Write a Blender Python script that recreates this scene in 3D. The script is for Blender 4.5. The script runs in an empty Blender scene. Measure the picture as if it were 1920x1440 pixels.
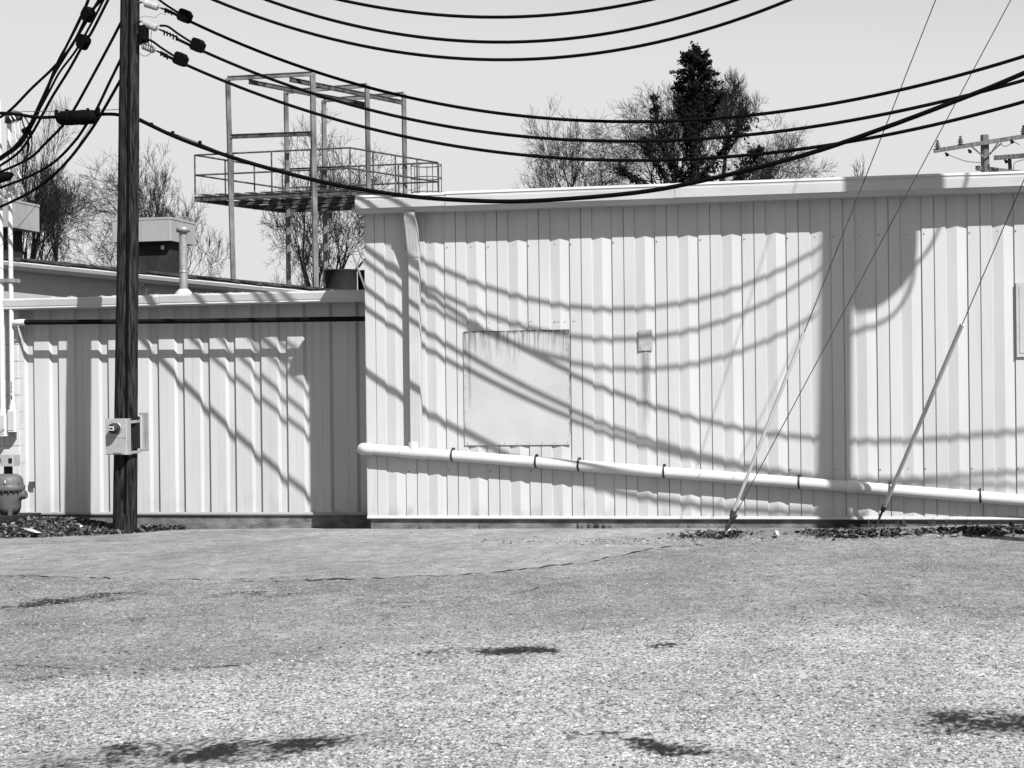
import bpy, math, random
import numpy as np
from mathutils import Vector, Matrix

random.seed(7)
rng = np.random.default_rng(11)
scene = bpy.context.scene
col = scene.collection

# ------------------------------------------------------------------ camera
# X runs along the white wall (0 = its left corner), Y into the picture
# (0 = front face of the white wall), Z up, metres.
F, YH, TH, ROLL = 3600.0, 750.0, .2193, .0118
CAM = np.array([6.0784, -20.042, 1.3534])
RT = np.array([math.cos(TH), math.sin(TH), 0]); FW = np.array([-math.sin(TH), math.cos(TH), 0]); UP = np.array([0, 0, 1.0])
cd = bpy.data.cameras.new("camera"); cam = bpy.data.objects.new("camera", cd); col.objects.link(cam)
ex = math.cos(ROLL) * RT - math.sin(ROLL) * UP
eu = math.sin(ROLL) * RT + math.cos(ROLL) * UP
M = Matrix(((ex[0], eu[0], -FW[0], CAM[0]), (ex[1], eu[1], -FW[1], CAM[1]), (ex[2], eu[2], -FW[2], CAM[2]), (0, 0, 0, 1)))
cam.matrix_world = M
cd.sensor_width = 36; cd.lens = F / 1920 * 36; cd.shift_y = 30 / 1920
cd.clip_start = .1; cd.clip_end = 2000
cd.dof.use_dof = True; cd.dof.focus_distance = 21.0; cd.dof.aperture_fstop = 16.0
scene.camera = cam

# ------------------------------------------------------------------ light (black-and-white film: everything neutral)
SUN = Vector((.96, -1.0, 1.41)).normalized()
EL = math.asin(SUN.z); 
w = bpy.data.worlds.new("World"); scene.world = w; w.use_nodes = True
nt = w.node_tree; nt.nodes.clear()
sky = nt.nodes.new('ShaderNodeTexSky'); sky.sky_type = 'NISHITA'; sky.sun_disc = False
sky.sun_elevation = EL; sky.sun_rotation = math.atan2(SUN.x, SUN.y)
# black-and-white film behind a red filter records only the red part of the sky light
bw = nt.nodes.new('ShaderNodeSeparateColor'); nt.links.new(sky.outputs[0], bw.inputs[0])
# film shoulder: the pale haze low in the sky levels off
gain = nt.nodes.new('ShaderNodeMath'); gain.operation = 'MULTIPLY'; gain.inputs[1].default_value = 1.36; nt.links.new(bw.outputs[0], gain.inputs[0])
mx = nt.nodes.new('ShaderNodeMath'); mx.operation = 'SMOOTH_MIN'; mx.inputs[1].default_value = 3.95; mx.inputs[2].default_value = .7
nt.links.new(gain.outputs[0], mx.inputs[0])
bg = nt.nodes.new('ShaderNodeBackground'); bg.inputs[1].default_value = .1
nt.links.new(mx.outputs[0], bg.inputs[0])
wo = nt.nodes.new('ShaderNodeOutputWorld'); nt.links.new(bg.outputs[0], wo.inputs[0])
sd = bpy.data.lights.new("sun", 'SUN'); sd.energy = 5.0; sd.angle = math.radians(.53); sd.color = (1, 1, 1)
so = bpy.data.objects.new("sun", sd); col.objects.link(so)
so.rotation_euler = (-SUN).to_track_quat('-Z', 'Y').to_euler(); so.location = (10, -20, 20)
vs = scene.view_settings; vs.view_transform = 'Standard'; vs.look = 'None'; vs.exposure = .95; vs.gamma = 1; vs.use_curve_mapping = False

# ------------------------------------------------------------------ geometry helpers
def ray(x, y):
    dx, dy = x - 960, y - YH
    a = dx * math.cos(ROLL) - dy * math.sin(ROLL); b = dx * math.sin(ROLL) + dy * math.cos(ROLL)
    return FW + RT * a / F - UP * b / F
def atY(x, y, Y):                       # point of the plane Y seen at that spot of the photograph
    r = ray(x, y); return CAM + r * (Y - CAM[1]) / r[1]
def atZ(x, y, Z):
    r = ray(x, y); return CAM + r * (Z - CAM[2]) / r[2]
def atD(x, y, d):
    return CAM + ray(x, y) * d
def atP(x, y, X1, Y1, m):               # vertical plane Y = Y1 + m (X - X1)
    r = ray(x, y); t = (Y1 + m * (CAM[0] - X1) - CAM[1]) / (r[1] - m * r[0]); return CAM + r * t
def proj(P):                            # P (n,3)
    d = P - CAM; wv = d @ FW; a = F * (d @ RT) / wv; b = -F * (d @ UP) / wv
    return np.stack([960 + a * math.cos(ROLL) + b * math.sin(ROLL), YH - a * math.sin(ROLL) + b * math.cos(ROLL)], 1)

class MB:
    def __init__(s): s.v = []; s.f = []; s.sm = []
    def add(s, vs_, fs, smooth=False):
        n = len(s.v); s.v.extend([tuple(map(float, q)) for q in vs_])
        for f in fs: s.f.append(tuple(i + n for i in f)); s.sm.append(smooth)
        return s
    def box(s, lo, hi, bev=0):
        x0, y0, z0 = lo; x1, y1, z1 = hi
        if bev:
            b = bev
            prof = [(x0 + b, y0), (x1 - b, y0), (x1, y0 + b), (x1, y1 - b), (x1 - b, y1), (x0 + b, y1), (x0, y1 - b), (x0, y0 + b)]
            return s.prism(prof, z0, z1)
        return s.add([(x0, y0, z0), (x1, y0, z0), (x1, y1, z0), (x0, y1, z0), (x0, y0, z1), (x1, y0, z1), (x1, y1, z1), (x0, y1, z1)],
                     [(0, 3, 2, 1), (4, 5, 6, 7), (0, 1, 5, 4), (1, 2, 6, 5), (2, 3, 7, 6), (3, 0, 4, 7)])
    def prism(s, prof, z0, z1):         # counter-clockwise XY profile
        n = len(prof)
        s.add([(x, y, z0) for x, y in prof] + [(x, y, z1) for x, y in prof],
              [tuple(reversed(range(n))), tuple(range(n, 2 * n))] + [(i, (i + 1) % n, n + (i + 1) % n, n + i) for i in range(n)])
        return s
    def extx(s, prof, x0, x1, dz=0.0, caps=True):   # YZ profile (clockwise seen from +X is fine) extruded along X, rising dz
        n = len(prof)
        f = [(i, n + i, n + (i + 1) % n, (i + 1) % n) for i in range(n)]
        if caps: f += [tuple(range(n)), tuple(reversed(range(n, 2 * n)))]
        return s.add([(x0, y, z) for y, z in prof] + [(x1, y, z + dz) for y, z in prof], f)
    def bar(s, a, b, wx, wy, upv=(0, 0, 1)):
        a = Vector(a); b = Vector(b); d = (b - a).normalized(); u = Vector(upv)
        if abs(d.dot(u)) > .95: u = Vector((0, 1, 0))
        sx = d.cross(u).normalized() * wx / 2; sy = sx.cross(d).normalized() * wy / 2
        vs_ = [a - sx - sy, a + sx - sy, a + sx + sy, a - sx + sy, b - sx - sy, b + sx - sy, b + sx + sy, b - sx + sy]
        return s.add(vs_, [(0, 1, 2, 3), (7, 6, 5, 4), (0, 4, 5, 1), (1, 5, 6, 2), (2, 6, 7, 3), (3, 7, 4, 0)])
    def tube(s, pts, r, n=8, caps=True):
        pts = [Vector(p) for p in pts]; k = len(pts)
        rs = [r] * k if not hasattr(r, '__len__') else list(r)
        vs_ = []; u = None
        for i in range(k):
            d = (pts[min(i + 1, k - 1)] - pts[max(i - 1, 0)])
            d = d.normalized() if d.length > 1e-9 else Vector((0, 0, 1))
            if u is None:
                u = Vector((0, 0, 1)) if abs(d.z) < .9 else Vector((1, 0, 0))
            u = (u - d * u.dot(d)).normalized(); v = d.cross(u)
            for j in range(n):
                t = 2 * math.pi * j / n
                vs_.append(pts[i] + (u * math.cos(t) + v * math.sin(t)) * rs[i])
        f = []
        for i in range(k - 1):
            for j in range(n):
                f.append((i * n + j, i * n + (j + 1) % n, (i + 1) * n + (j + 1) % n, (i + 1) * n + j))
        s.add(vs_, f, True)
        if caps:
            s.add(vs_[:n], [tuple(reversed(range(n)))]); s.add(vs_[-n:], [tuple(range(n))])
        return s
    def lathe(s, c, prof, n=20, axis='z'):   # prof list of (r,h)
        c = Vector(c); vs_ = []
        for r, h in prof:
            for j in range(n):
                t = 2 * math.pi * j / n; p = (r * math.cos(t), r * math.sin(t), h)
                if axis == 'y': p = (p[0], h, p[1])
                if axis == 'x': p = (h, p[0], p[1])
                vs_.append(c + Vector(p))
        f = []
        for i in range(len(prof) - 1):
            for j in range(n):
                f.append((i * n + j, i * n + (j + 1) % n, (i + 1) * n + (j + 1) % n, (i + 1) * n + j))
        s.add(vs_, f, True)
        s.add(vs_[:n], [tuple(range(n))]); s.add(vs_[-n:], [tuple(range(n))])
        return s
    def mesh(s, name, mat):
        me = bpy.data.meshes.new(name); me.from_pydata(s.v, [], s.f)
        me.polygons.foreach_set('use_smooth', s.sm); me.materials.append(mat); me.update(); return me
    def build(s, name, mat, parent=None):
        return link(name, s.mesh(name, mat), parent)
def link(name, me, parent=None):
    o = bpy.data.objects.new(name, me); col.objects.link(o)
    if parent is not None:
        o.parent = parent
        o.matrix_parent_inverse = Matrix.Translation(parent.location).inverted() if parent.type == 'EMPTY' else Matrix()
    return o
def tag(o, label, cat, group=None, kind=None):
    o['label'] = label; o['category'] = cat
    if group: o['group'] = group
    if kind: o['kind'] = kind
    return o
def thing(name, label, cat, loc, group=None):
    o = bpy.data.objects.new(name, None); o.location = Vector([float(q) for q in loc]); o.empty_display_size = .2; col.objects.link(o)
    return tag(o, label, cat, group)

# ------------------------------------------------------------------ materials
def mat(name, lo, hi, scale=6.0, stretch=(1, 1, 1), rough=.6, bump=0.0, bscale=None, detail=6, spec=.3, metal=0.0, contrast=(.3, .7)):
    lo, hi = lo * .855, hi * .855
    m = bpy.data.materials.new(name); m.use_nodes = True; t = m.node_tree; n = t.nodes; L = t.links
    p = n['Principled BSDF']; p.inputs['Roughness'].default_value = rough; p.inputs['Metallic'].default_value = metal
    p.inputs['Specular IOR Level'].default_value = spec
    g = n.new('ShaderNodeNewGeometry'); mp = n.new('ShaderNodeMapping'); mp.inputs['Scale'].default_value = stretch
    L.new(g.outputs['Position'], mp.inputs['Vector'])
    no = n.new('ShaderNodeTexNoise'); no.inputs['Scale'].default_value = scale; no.inputs['Detail'].default_value = detail
    L.new(mp.outputs[0], no.inputs['Vector'])
    r = n.new('ShaderNodeMapRange'); r.inputs[1].default_value = contrast[0]; r.inputs[2].default_value = contrast[1]
    r.inputs[3].default_value = lo; r.inputs[4].default_value = hi
    L.new(no.outputs[0], r.inputs[0]); L.new(r.outputs[0], p.inputs['Base Color'])
    if bump:
        b = n.new('ShaderNodeBump'); b.inputs['Strength'].default_value = bump; b.inputs['Distance'].default_value = .01
        n2 = n.new('ShaderNodeTexNoise'); n2.inputs['Scale'].default_value = bscale or scale * 3; n2.inputs['Detail'].default_value = 6
        L.new(mp.outputs[0], n2.inputs['Vector']); L.new(n2.outputs[0], b.inputs['Height']); L.new(b.outputs[0], p.inputs['Normal'])
    m['range'] = r.name; m['prin'] = p.name
    return m
def math_node(t, op, a, b=None, clamp=False):
    m = t.nodes.new('ShaderNodeMath'); m.operation = op; m.use_clamp = clamp
    for i, q in enumerate((a, b)):
        if q is None: continue
        if isinstance(q, (int, float)): m.inputs[i].default_value = q
        else: t.links.new(q, m.inputs[i])
    return m.outputs[0]
def darken(m, mask_fn, to):             # mix the base colour towards `to` by a mask (stains with a shape of their own)
    t = m.node_tree; p = t.nodes[m['prin']]
    src = p.inputs['Base Color'].links[0].from_socket
    g = t.nodes.new('ShaderNodeNewGeometry'); sp = t.nodes.new('ShaderNodeSeparateXYZ'); t.links.new(g.outputs['Position'], sp.inputs[0])
    k = mask_fn(t, sp.outputs[0], sp.outputs[1], sp.outputs[2], g.outputs['Position'])
    mm = t.nodes.new('ShaderNodeMix'); mm.data_type = 'FLOAT'; t.links.new(k, mm.inputs[0]); t.links.new(src, mm.inputs[2]); mm.inputs[3].default_value = to
    t.links.new(mm.outputs[0], p.inputs['Base Color'])
def smooth(t, v, a, b):                 # 0 below a, 1 above b
    r = t.nodes.new('ShaderNodeMapRange'); r.interpolation_type = 'SMOOTHSTEP'
    t.links.new(v, r.inputs[0]); r.inputs[1].default_value = a; r.inputs[2].default_value = b
    if a > b: r.inputs[1].default_value = b; r.inputs[2].default_value = a; r.inputs[3].default_value = 1; r.inputs[4].default_value = 0
    return r.outputs[0]
def noise(t, pos, scale, stretch=(1, 1, 1), detail=5):
    mp = t.nodes.new('ShaderNodeMapping'); mp.inputs['Scale'].default_value = stretch; t.links.new(pos, mp.inputs[0])
    no = t.nodes.new('ShaderNodeTexNoise'); no.inputs['Scale'].default_value = scale; no.inputs['Detail'].default_value = detail
    t.links.new(mp.outputs[0], no.inputs[0]); return no.outputs[0]

WALL = mat('white_panel_paint', 0.42, 0.48, 2.2, (1.5, 1, .25), .42, .05, 3, spec=.35)
WALL_L = mat('white_panel_paint_older', 0.4, 0.46, 2.2, (1.5, 1, .25), .5, .06, 3)
TRIM = mat('white_trim', 0.37, 0.45, 3, (.6, 1, 1), .42, .05, 5)
PVC = mat('white_plastic_pipe', 0.48, 0.55, 2, rough=.33, spec=.5)
PATCH = mat('patch_sheet_paint', 0.385, 0.44, 3, rough=.5, bump=.08, bscale=4)
CONC = mat('concrete', 0.06, 0.19, 5, (1, 1, 2.0), .9, .8, 40)
BLOCK = mat('painted_block', 0.42, 0.51, 5, rough=.7, bump=.5, bscale=60)
ROOFD = mat('roof_felt', 0.01, 0.07, 9, rough=.95, bump=.8, bscale=30)
STUCCO = mat('painted_rear_wall', 0.3, 0.38, 1.5, rough=.75, bump=.15, bscale=20)
POLE = mat('weathered_pole_wood', .003, .042, 15, (3.4, 3.4, .30), .9, 1.0, 30, spec=.08, contrast=(.36, .70))
POLE2 = mat('far_pole_wood', 0.03, 0.17, 9, (3, 3, .3), .85, .6, 14)
BLACK = mat('black_cable_jacket', .002, .005, 20, rough=.8, spec=.04)
BLACKP = mat('black_iron_pipe', .003, .008, 10, rough=.7, spec=.06)
PORC = mat('grey_porcelain', 0.3, 0.4, 8, rough=.25, spec=.5)
GALV = mat('galvanised_steel', 0.22, 0.36, 7, rough=.45, metal=.4)
STEELG = mat('weathered_steel_frame', 0.06, 0.22, 3, (1, 1, .6), .7, .2)
STEELD = mat('rusty_dark_steel', 0.008, 0.09, 8, rough=.85, bump=.4)
BOXG = mat('grey_box_paint', 0.25, 0.33, 6, rough=.45)
HOOD = mat('hood_sheet_metal', 0.22, 0.3, 2.5, (1, 1, .5), .5)
DARKBODY = mat('dark_unit_body', .015, .03, 4, rough=.8, spec=.1)
METER = mat('gas_meter_paint', 0.06, 0.11, 6, rough=.5, bump=.1)
GUARD = mat('guy_guard_plastic', 0.44, 0.5, 4, rough=.45)
WIREM = mat('guy_strand', 0.04, 0.09, 30, rough=.6, metal=.3)
BARK = mat('bare_branch_bark', .008, .03, 4, rough=.95, spec=.05)
IVY = mat('dark_evergreen_leaf', .003, .010, 3, rough=.9, spec=.05)
LEAF = mat('dead_leaf', 0.01, 0.19, 14, rough=.9, contrast=(.4, .75))
STONE = mat('loose_stone', 0.07, 0.34, 30, rough=.9, contrast=(.35, .65))
GRIT = mat('asphalt_grit', .03, .30, 30, rough=.9, contrast=(.35, .65))
PAPER = mat('white_paper_scrap', 0.55, 0.62, 8, rough=.9)
INK = mat('black_ink', 0.004, 0.008, 8, rough=.7)
RUST = mat('rusty_screw', 0.015, 0.06, 20, rough=.9)
GLASS = mat('meter_glass_grey', .02, .04, 8, rough=.5, spec=.1)
CRACK = mat('open_crack', 0.008, 0.025, 20, rough=1)

def per_piece(m, lo, hi, p=1.0):         # every stone its own grey
    t = m.node_tree; g = t.nodes.new('ShaderNodeNewGeometry')
    r = t.nodes.new('ShaderNodeMapRange'); r.inputs[3].default_value = lo; r.inputs[4].default_value = hi
    t.links.new(math_node(t, 'POWER', g.outputs['Random Per Island'], p), r.inputs[0]); t.links.new(r.outputs[0], t.nodes[m['prin']].inputs['Base Color'])
per_piece(STONE, .03, .37, 1.1); per_piece(GRIT, .015, .245, 1.1); per_piece(LEAF, .008, .15, 2.2)
# stains on the white wall: run-off below the small cover plate, dirt at the foot, grime lines under the eave bolts
cpx = atY(1210, 640, -.01)
def wallstain(t, X, Y, Z, P):
    dx = math_node(t, 'ABSOLUTE', math_node(t, 'SUBTRACT', X, float(cpx[0])))
    band = math_node(t, 'MULTIPLY', smooth(t, dx, .065, .02), smooth(t, Z, .9, 1.5))
    band = math_node(t, 'MULTIPLY', band, smooth(t, Z, 1.98, 1.94))
    n = noise(t, P, 14, (3, 1, .2))
    band = math_node(t, 'MULTIPLY', band, smooth(t, n, .2, .5))
    foot = math_node(t, 'MULTIPLY', smooth(t, Z, .34, .08), smooth(t, noise(t, P, 7, (1, 1, .5)), .45, .75))
    # faint vertical run-off streaks
    st = math_node(t, 'MULTIPLY', smooth(t, noise(t, P, 9, (2.5, 1, .08)), .58, .82), .30)
    k = math_node(t, 'MAXIMUM', math_node(t, 'MULTIPLY', band, .95), math_node(t, 'MULTIPLY', foot, .6))
    return math_node(t, 'MAXIMUM', k, st, True)
darken(WALL, wallstain, .20)
def wallstain2(t, X, Y, Z, P):
    foot = math_node(t, 'MULTIPLY', smooth(t, Z, .5, .06), smooth(t, noise(t, P, 6, (1, 1, .5)), .42, .75))
    st = math_node(t, 'MULTIPLY', smooth(t, noise(t, P, 8, (2.5, 1, .08)), .56, .82), .35)
    return math_node(t, 'MAXIMUM', math_node(t, 'MULTIPLY', foot, .4), st, True)
darken(WALL_L, wallstain2, .22)
ptl = atY(869, 622, -.012); ptr = atY(1067, 622, -.012); pbl = atY(869, 835, -.012)
def patchrust(t, X, Y, Z, P):
    top = float(ptl[2])
    n = noise(t, P, 26, (2.2, 1, .10), 6)
    n2 = noise(t, P, 5, (1, 1, .4))
    reach = math_node(t, 'ADD', math_node(t, 'MULTIPLY', n2, .75), -.02)
    d = math_node(t, 'SUBTRACT', top, Z)
    a = math_node(t, 'SUBTRACT', 1.0, math_node(t, 'DIVIDE', d, reach), True)
    drips = math_node(t, 'MULTIPLY', math_node(t, 'POWER', a, 1.2), smooth(t, n, .42, .58))
    edge = math_node(t, 'MULTIPLY', smooth(t, d, .05, .0), smooth(t, noise(t, P, 30), .35, .6))
    xl = math_node(t, 'SUBTRACT', X, float(ptl[0]))
    le = math_node(t, 'MULTIPLY', math_node(t, 'MULTIPLY', smooth(t, xl, .10, .05), smooth(t, xl, .03, .06)), math_node(t, 'MULTIPLY', smooth(t, noise(t, P, 8, (3, 1, .3)), .3, .6), smooth(t, d, .95, .6)))
    xr = math_node(t, 'SUBTRACT', float(ptr[0]), X)
    re = math_node(t, 'MULTIPLY', smooth(t, xr, .012, .0), smooth(t, noise(t, P, 12, (1, 1, .6)), .4, .55))
    return math_node(t, 'MAXIMUM', math_node(t, 'MAXIMUM', math_node(t, 'MULTIPLY', drips, .78), math_node(t, 'MULTIPLY', le, .5)), math_node(t, 'MAXIMUM', edge, re), True)
darken(PATCH, patchrust, .05)
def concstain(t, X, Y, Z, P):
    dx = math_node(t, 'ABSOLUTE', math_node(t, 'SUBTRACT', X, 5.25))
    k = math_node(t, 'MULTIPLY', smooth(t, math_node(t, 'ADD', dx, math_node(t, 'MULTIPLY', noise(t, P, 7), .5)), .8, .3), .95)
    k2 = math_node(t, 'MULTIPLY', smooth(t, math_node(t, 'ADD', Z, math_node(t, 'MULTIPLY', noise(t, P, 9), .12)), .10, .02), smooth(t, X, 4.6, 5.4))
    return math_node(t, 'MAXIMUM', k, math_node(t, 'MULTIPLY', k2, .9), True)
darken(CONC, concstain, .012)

# ------------------------------------------------------------------ ground
def ground_h(X, Y):
    X = np.asarray(X, float); Y = np.asarray(Y, float)
    base = np.interp(X, [-6, -3, 0, 3.5, 5.0, 6.0, 6.8, 9, 14], [-.07, -.07, -.03, -.01, -.005, .02, .04, .08, .10])
    near = np.clip(1 - (-Y) / 4.0, 0, 1); near = near * near * (3 - 2 * near)
    near = near * np.clip((Y + 8) / 2, 0, 1) * np.clip((20 - np.abs(X)) / 5, 0, 1)
    h = base * near
    h += np.where(Y > .02, -.05 * np.clip((Y - .02) / .9, 0, 1), 0) * near
    und = .012 * np.sin(X * .9 + .5 * Y) * np.cos(Y * .7 - .3 * X) + .006 * np.sin(2.3 * X + 1.1) * np.sin(1.7 * Y)
    h += und * np.clip((-Y - 1.0) / 2, 0, 1) * np.clip((22 + Y) / 4, 0, 1) * np.clip((16 - np.abs(X)) / 4, 0, 1)
    # gravel and leaf bank on the left, low ridge of leaves on the right
    h += .11 * np.exp(-(np.maximum(0, X + 4.0) / .75) ** 2 - ((Y - .55) / .75) ** 2) * (X < 0)
    h += .022 * np.exp(-((Y + 1.35 - .05 * (X - 5)) / .25) ** 2) * np.clip((X - 3.6) / 1.2, 0, 1) * np.clip((13 - X) / 3, 0, 1) * (.75 + .25 * np.sin(X * 3.1))
    return h
xs = np.concatenate([[-600, -250, -100, -45, -22, -14], np.arange(-9, 10.01, .07), [12, 14, 18, 30, 60, 120, 260, 600]])
ys = np.concatenate([[-300, -120, -60, -35, -25, -20, -17], np.arange(-15, 1.7, .07), [3, 6, 12, 25, 50, 100, 200, 420, 900]])
GX, GY = np.meshgrid(xs, ys); GZ = ground_h(GX, GY)
V = np.stack([GX.ravel(), GY.ravel(), GZ.ravel()], 1)
nx, ny = len(xs), len(ys)
ii = np.arange(nx * ny).reshape(ny, nx)
Fq = np.stack([ii[:-1, :-1].ravel(), ii[:-1, 1:].ravel(), ii[1:, 1:].ravel(), ii[1:, :-1].ravel()], 1)
me = bpy.data.meshes.new('ground'); me.from_pydata(V.tolist(), [], Fq.tolist()); me.polygons.foreach_set('use_smooth', [True] * len(Fq))
# where the old coarse surface, the patched apron and the oil stains lie (traced once, stored on the ground itself)
front = (V - CAM) @ FW > 2
px = np.full((len(V), 2), -9999.0); px[front] = proj(V[front])
def attr(name, arr):
    a = me.attributes.new(name, 'FLOAT', 'POINT'); a.data.foreach_set('value', arr.astype(np.float32))
by = np.interp(px[:, 0], [-400, 0, 200, 430, 560, 700, 850, 1100, 1300, 1600, 1920, 2400], [1290, 1277, 1262, 1250, 1236, 1210, 1186, 1172, 1163, 1158, 1158, 1150])
coarse = np.clip((px[:, 1] - by) / 70 + .42, 0, 1); coarse[~front] = 1; coarse[V[:, 1] < -15.2] = 1
ay = np.interp(px[:, 0], [-400, 0, 330, 600, 860, 960, 1100, 1200, 1300, 1400], [1070, 1078, 1088, 1088, 1078, 1070, 1054, 1032, 1018, 985])
apron = np.clip((ay - px[:, 1]) / 3 + .5, 0, 1) * (px[:, 0] < 1360)
apron[~front] = 0
stain = np.zeros(len(V))
for cx, cy, rx, ry, sl, k in [(120, 1126, 190, 9, -.085, .85), (490, 1115, 110, 6, -.04, .75), (935, 1223, 175, 9, -.03, 1.0), (1250, 1210, 80, 6, -.07, .7),
                           (330, 1412, 300, 24, -.06, .95), (560, 1395, 170, 16, -.05, .8), (1270, 1404, 130, 15, .13, 1.0), (1170, 1388, 90, 9, .1, .8), (1840, 1354, 210, 22, .02, 1.15), (1150, 1374, 40, 5, 0, .6),
                           (830, 1395, 60, 7, 0, .7), (1600, 1345, 130, 10, .0, .45), (1750, 1392, 40, 5, .0, .5), (470, 1085, 160, 7, .01, .35), (1650, 1140, 220, 14, 0, .30), (100, 1270, 120, 8, -.1, .5), (760, 1130, 300, 5, -.02, .25),
                           (1500, 1078, 300, 5, -.02, .22), (300, 1160, 200, 8, -.05, .25), (1000, 1345, 250, 12, .05, .25)]:
    dx = px[:, 0] - cx; dy = px[:, 1] - cy - sl * dx
    stain = np.maximum(stain, k * np.exp(-((dx / rx) ** 2 + (dy / ry) ** 2) * 1.1))
attr('coarse', coarse); attr('apron', apron); attr('stain', stain)
gm = bpy.data.materials.new('old_asphalt_and_gravel'); gm.use_nodes = True; t = gm.node_tree; p = t.nodes['Principled BSDF']
p.inputs['Roughness'].default_value = .92; p.inputs['Specular IOR Level'].default_value = .15
geo = t.nodes.new('ShaderNodeNewGeometry'); POS = geo.outputs['Position']
def at_(n):
    a = t.nodes.new('ShaderNodeAttribute'); a.attribute_name = n; return a.outputs['Fac']
def voro(scale, out='Color', stretch=(1, .6, 1), feature='F1'):
    mp = t.nodes.new('ShaderNodeMapping'); mp.inputs['Scale'].default_value = stretch; t.links.new(POS, mp.inputs[0])
    v = t.nodes.new('ShaderNodeTexVoronoi'); v.feature = feature; v.inputs['Scale'].default_value = scale; t.links.new(mp.outputs[0], v.inputs[0])
    return v.outputs[out]
def mixf(k, a, b):
    m = t.nodes.new('ShaderNodeMix'); m.data_type = 'FLOAT'
    for i, q in ((0, k), (2, a), (3, b)):
        if isinstance(q, (int, float)): m.inputs[i].default_value = q
        else: t.links.new(q, m.inputs[i])
    return m.outputs[0]
def remap(v, a, b, c, d):
    r = t.nodes.new('ShaderNodeMapRange'); t.links.new(v, r.inputs[0])
    for i, q in enumerate((a, b, c, d)): r.inputs[i + 1].default_value = q
    return r.outputs[0]
def sep(c):
    s = t.nodes.new('ShaderNodeSeparateColor'); t.links.new(c, s.inputs[0]); return s.outputs[0]
wob = math_node(t, 'MULTIPLY', math_node(t, 'SUBTRACT', noise(t, POS, 2.2, (1, 1.0, 1), 8), .5), 2.2)
cz = smooth(t, math_node(t, 'ADD', at_('coarse'), math_node(t, 'MULTIPLY', wob, .55)), .25, .75)
big = remap(noise(t, POS, .5, (1, .55, 1), 4), .3, .7, .86, 1.14)
streak = remap(noise(t, POS, 1.6, (.7, .45, 1), 9), .3, .7, .78, 1.18)
# binder and stones of the coarse old surface
st1 = sep(voro(75)); st2 = sep(voro(140)); dist1 = voro(75, 'Distance')
stones = mixf(.45, remap(st1, 0, 1, .07, .56), remap(st2, 0, 1, .07, .60))
gap = smooth(t, math_node(t, 'ADD', noise(t, POS, 44, (1, .6, 1), 5), math_node(t, 'MULTIPLY', dist1, .12)), .59, .71)
cval = mixf(math_node(t, 'MULTIPLY', gap, .85), stones, .02)
sparse = smooth(t, noise(t, POS, 17, (1, .6, 1), 6), .66, .74)
cval = mixf(math_node(t, 'MULTIPLY', sparse, .8), cval, .03)
# finer worn asphalt
fine = mixf(.45, remap(sep(voro(62, 'Color', (1, .5, 1))), 0, 1, .04, .40), remap(noise(t, POS, 34, (1, .5, 1), 6), .34, .66, .08, .34))
fpit = smooth(t, noise(t, POS, 34, (1, .6, 1), 4), .58, .68)
fval = mixf(math_node(t, 'MULTIPLY', fpit, .55), fine, .05)
aval = mixf(.4, remap(noise(t, POS, 40, (1, .5, 1), 6), .3, .7, .18, .30), remap(sep(voro(70, 'Color', (1, .5, 1))), 0, 1, .13, .35))
fval = mixf(.5, fval, math_node(t, 'MULTIPLY', cval, .68))
gv = mixf(at_('apron'), fval, aval)
gv = mixf(cz, gv, cval)
clump = remap(noise(t, POS, 7, (1, .6, 1), 5), .3, .7, .74, 1.20)
gv = math_node(t, 'MULTIPLY', math_node(t, 'MULTIPLY', math_node(t, 'MULTIPLY', gv, big), streak), math_node(t, 'MULTIPLY', clump, .735))
sn = mixf(.42, noise(t, POS, 4, (1, .6, 1), 10), noise(t, POS, 34, (1, .45, 1), 6))
sm_ = smooth(t, math_node(t, 'ADD', at_('stain'), remap(sn, .36, .64, -.55, .55)), .30, .92)
sm_ = math_node(t, 'MULTIPLY', sm_, smooth(t, at_('stain'), .05, .22))
gv = mixf(math_node(t, 'MULTIPLY', sm_, .99), gv, mixf(st2, .001, .016))
t.links.new(gv, p.inputs['Base Color'])
hgt = mixf(cz, math_node(t, 'MULTIPLY', noise(t, POS, 70, (1, 1, 1), 5), .35), math_node(t, 'ADD', math_node(t, 'MULTIPLY', st1, .6), math_node(t, 'MULTIPLY', noise(t, POS, 45, (1, 1, 1), 4), .9)))
bm_ = t.nodes.new('ShaderNodeBump'); bm_.inputs['Strength'].default_value = .75; bm_.inputs['Distance'].default_value = .012
t.links.new(hgt, bm_.inputs['Height']); t.links.new(bm_.outputs[0], p.inputs['Normal'])
me.materials.append(gm)
ground = bpy.data.objects.new('ground', me); col.objects.link(ground); ground['kind'] = 'structure'; ground['label'] = 'worn grey asphalt lot with coarse stony foreground and oil stains'

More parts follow.
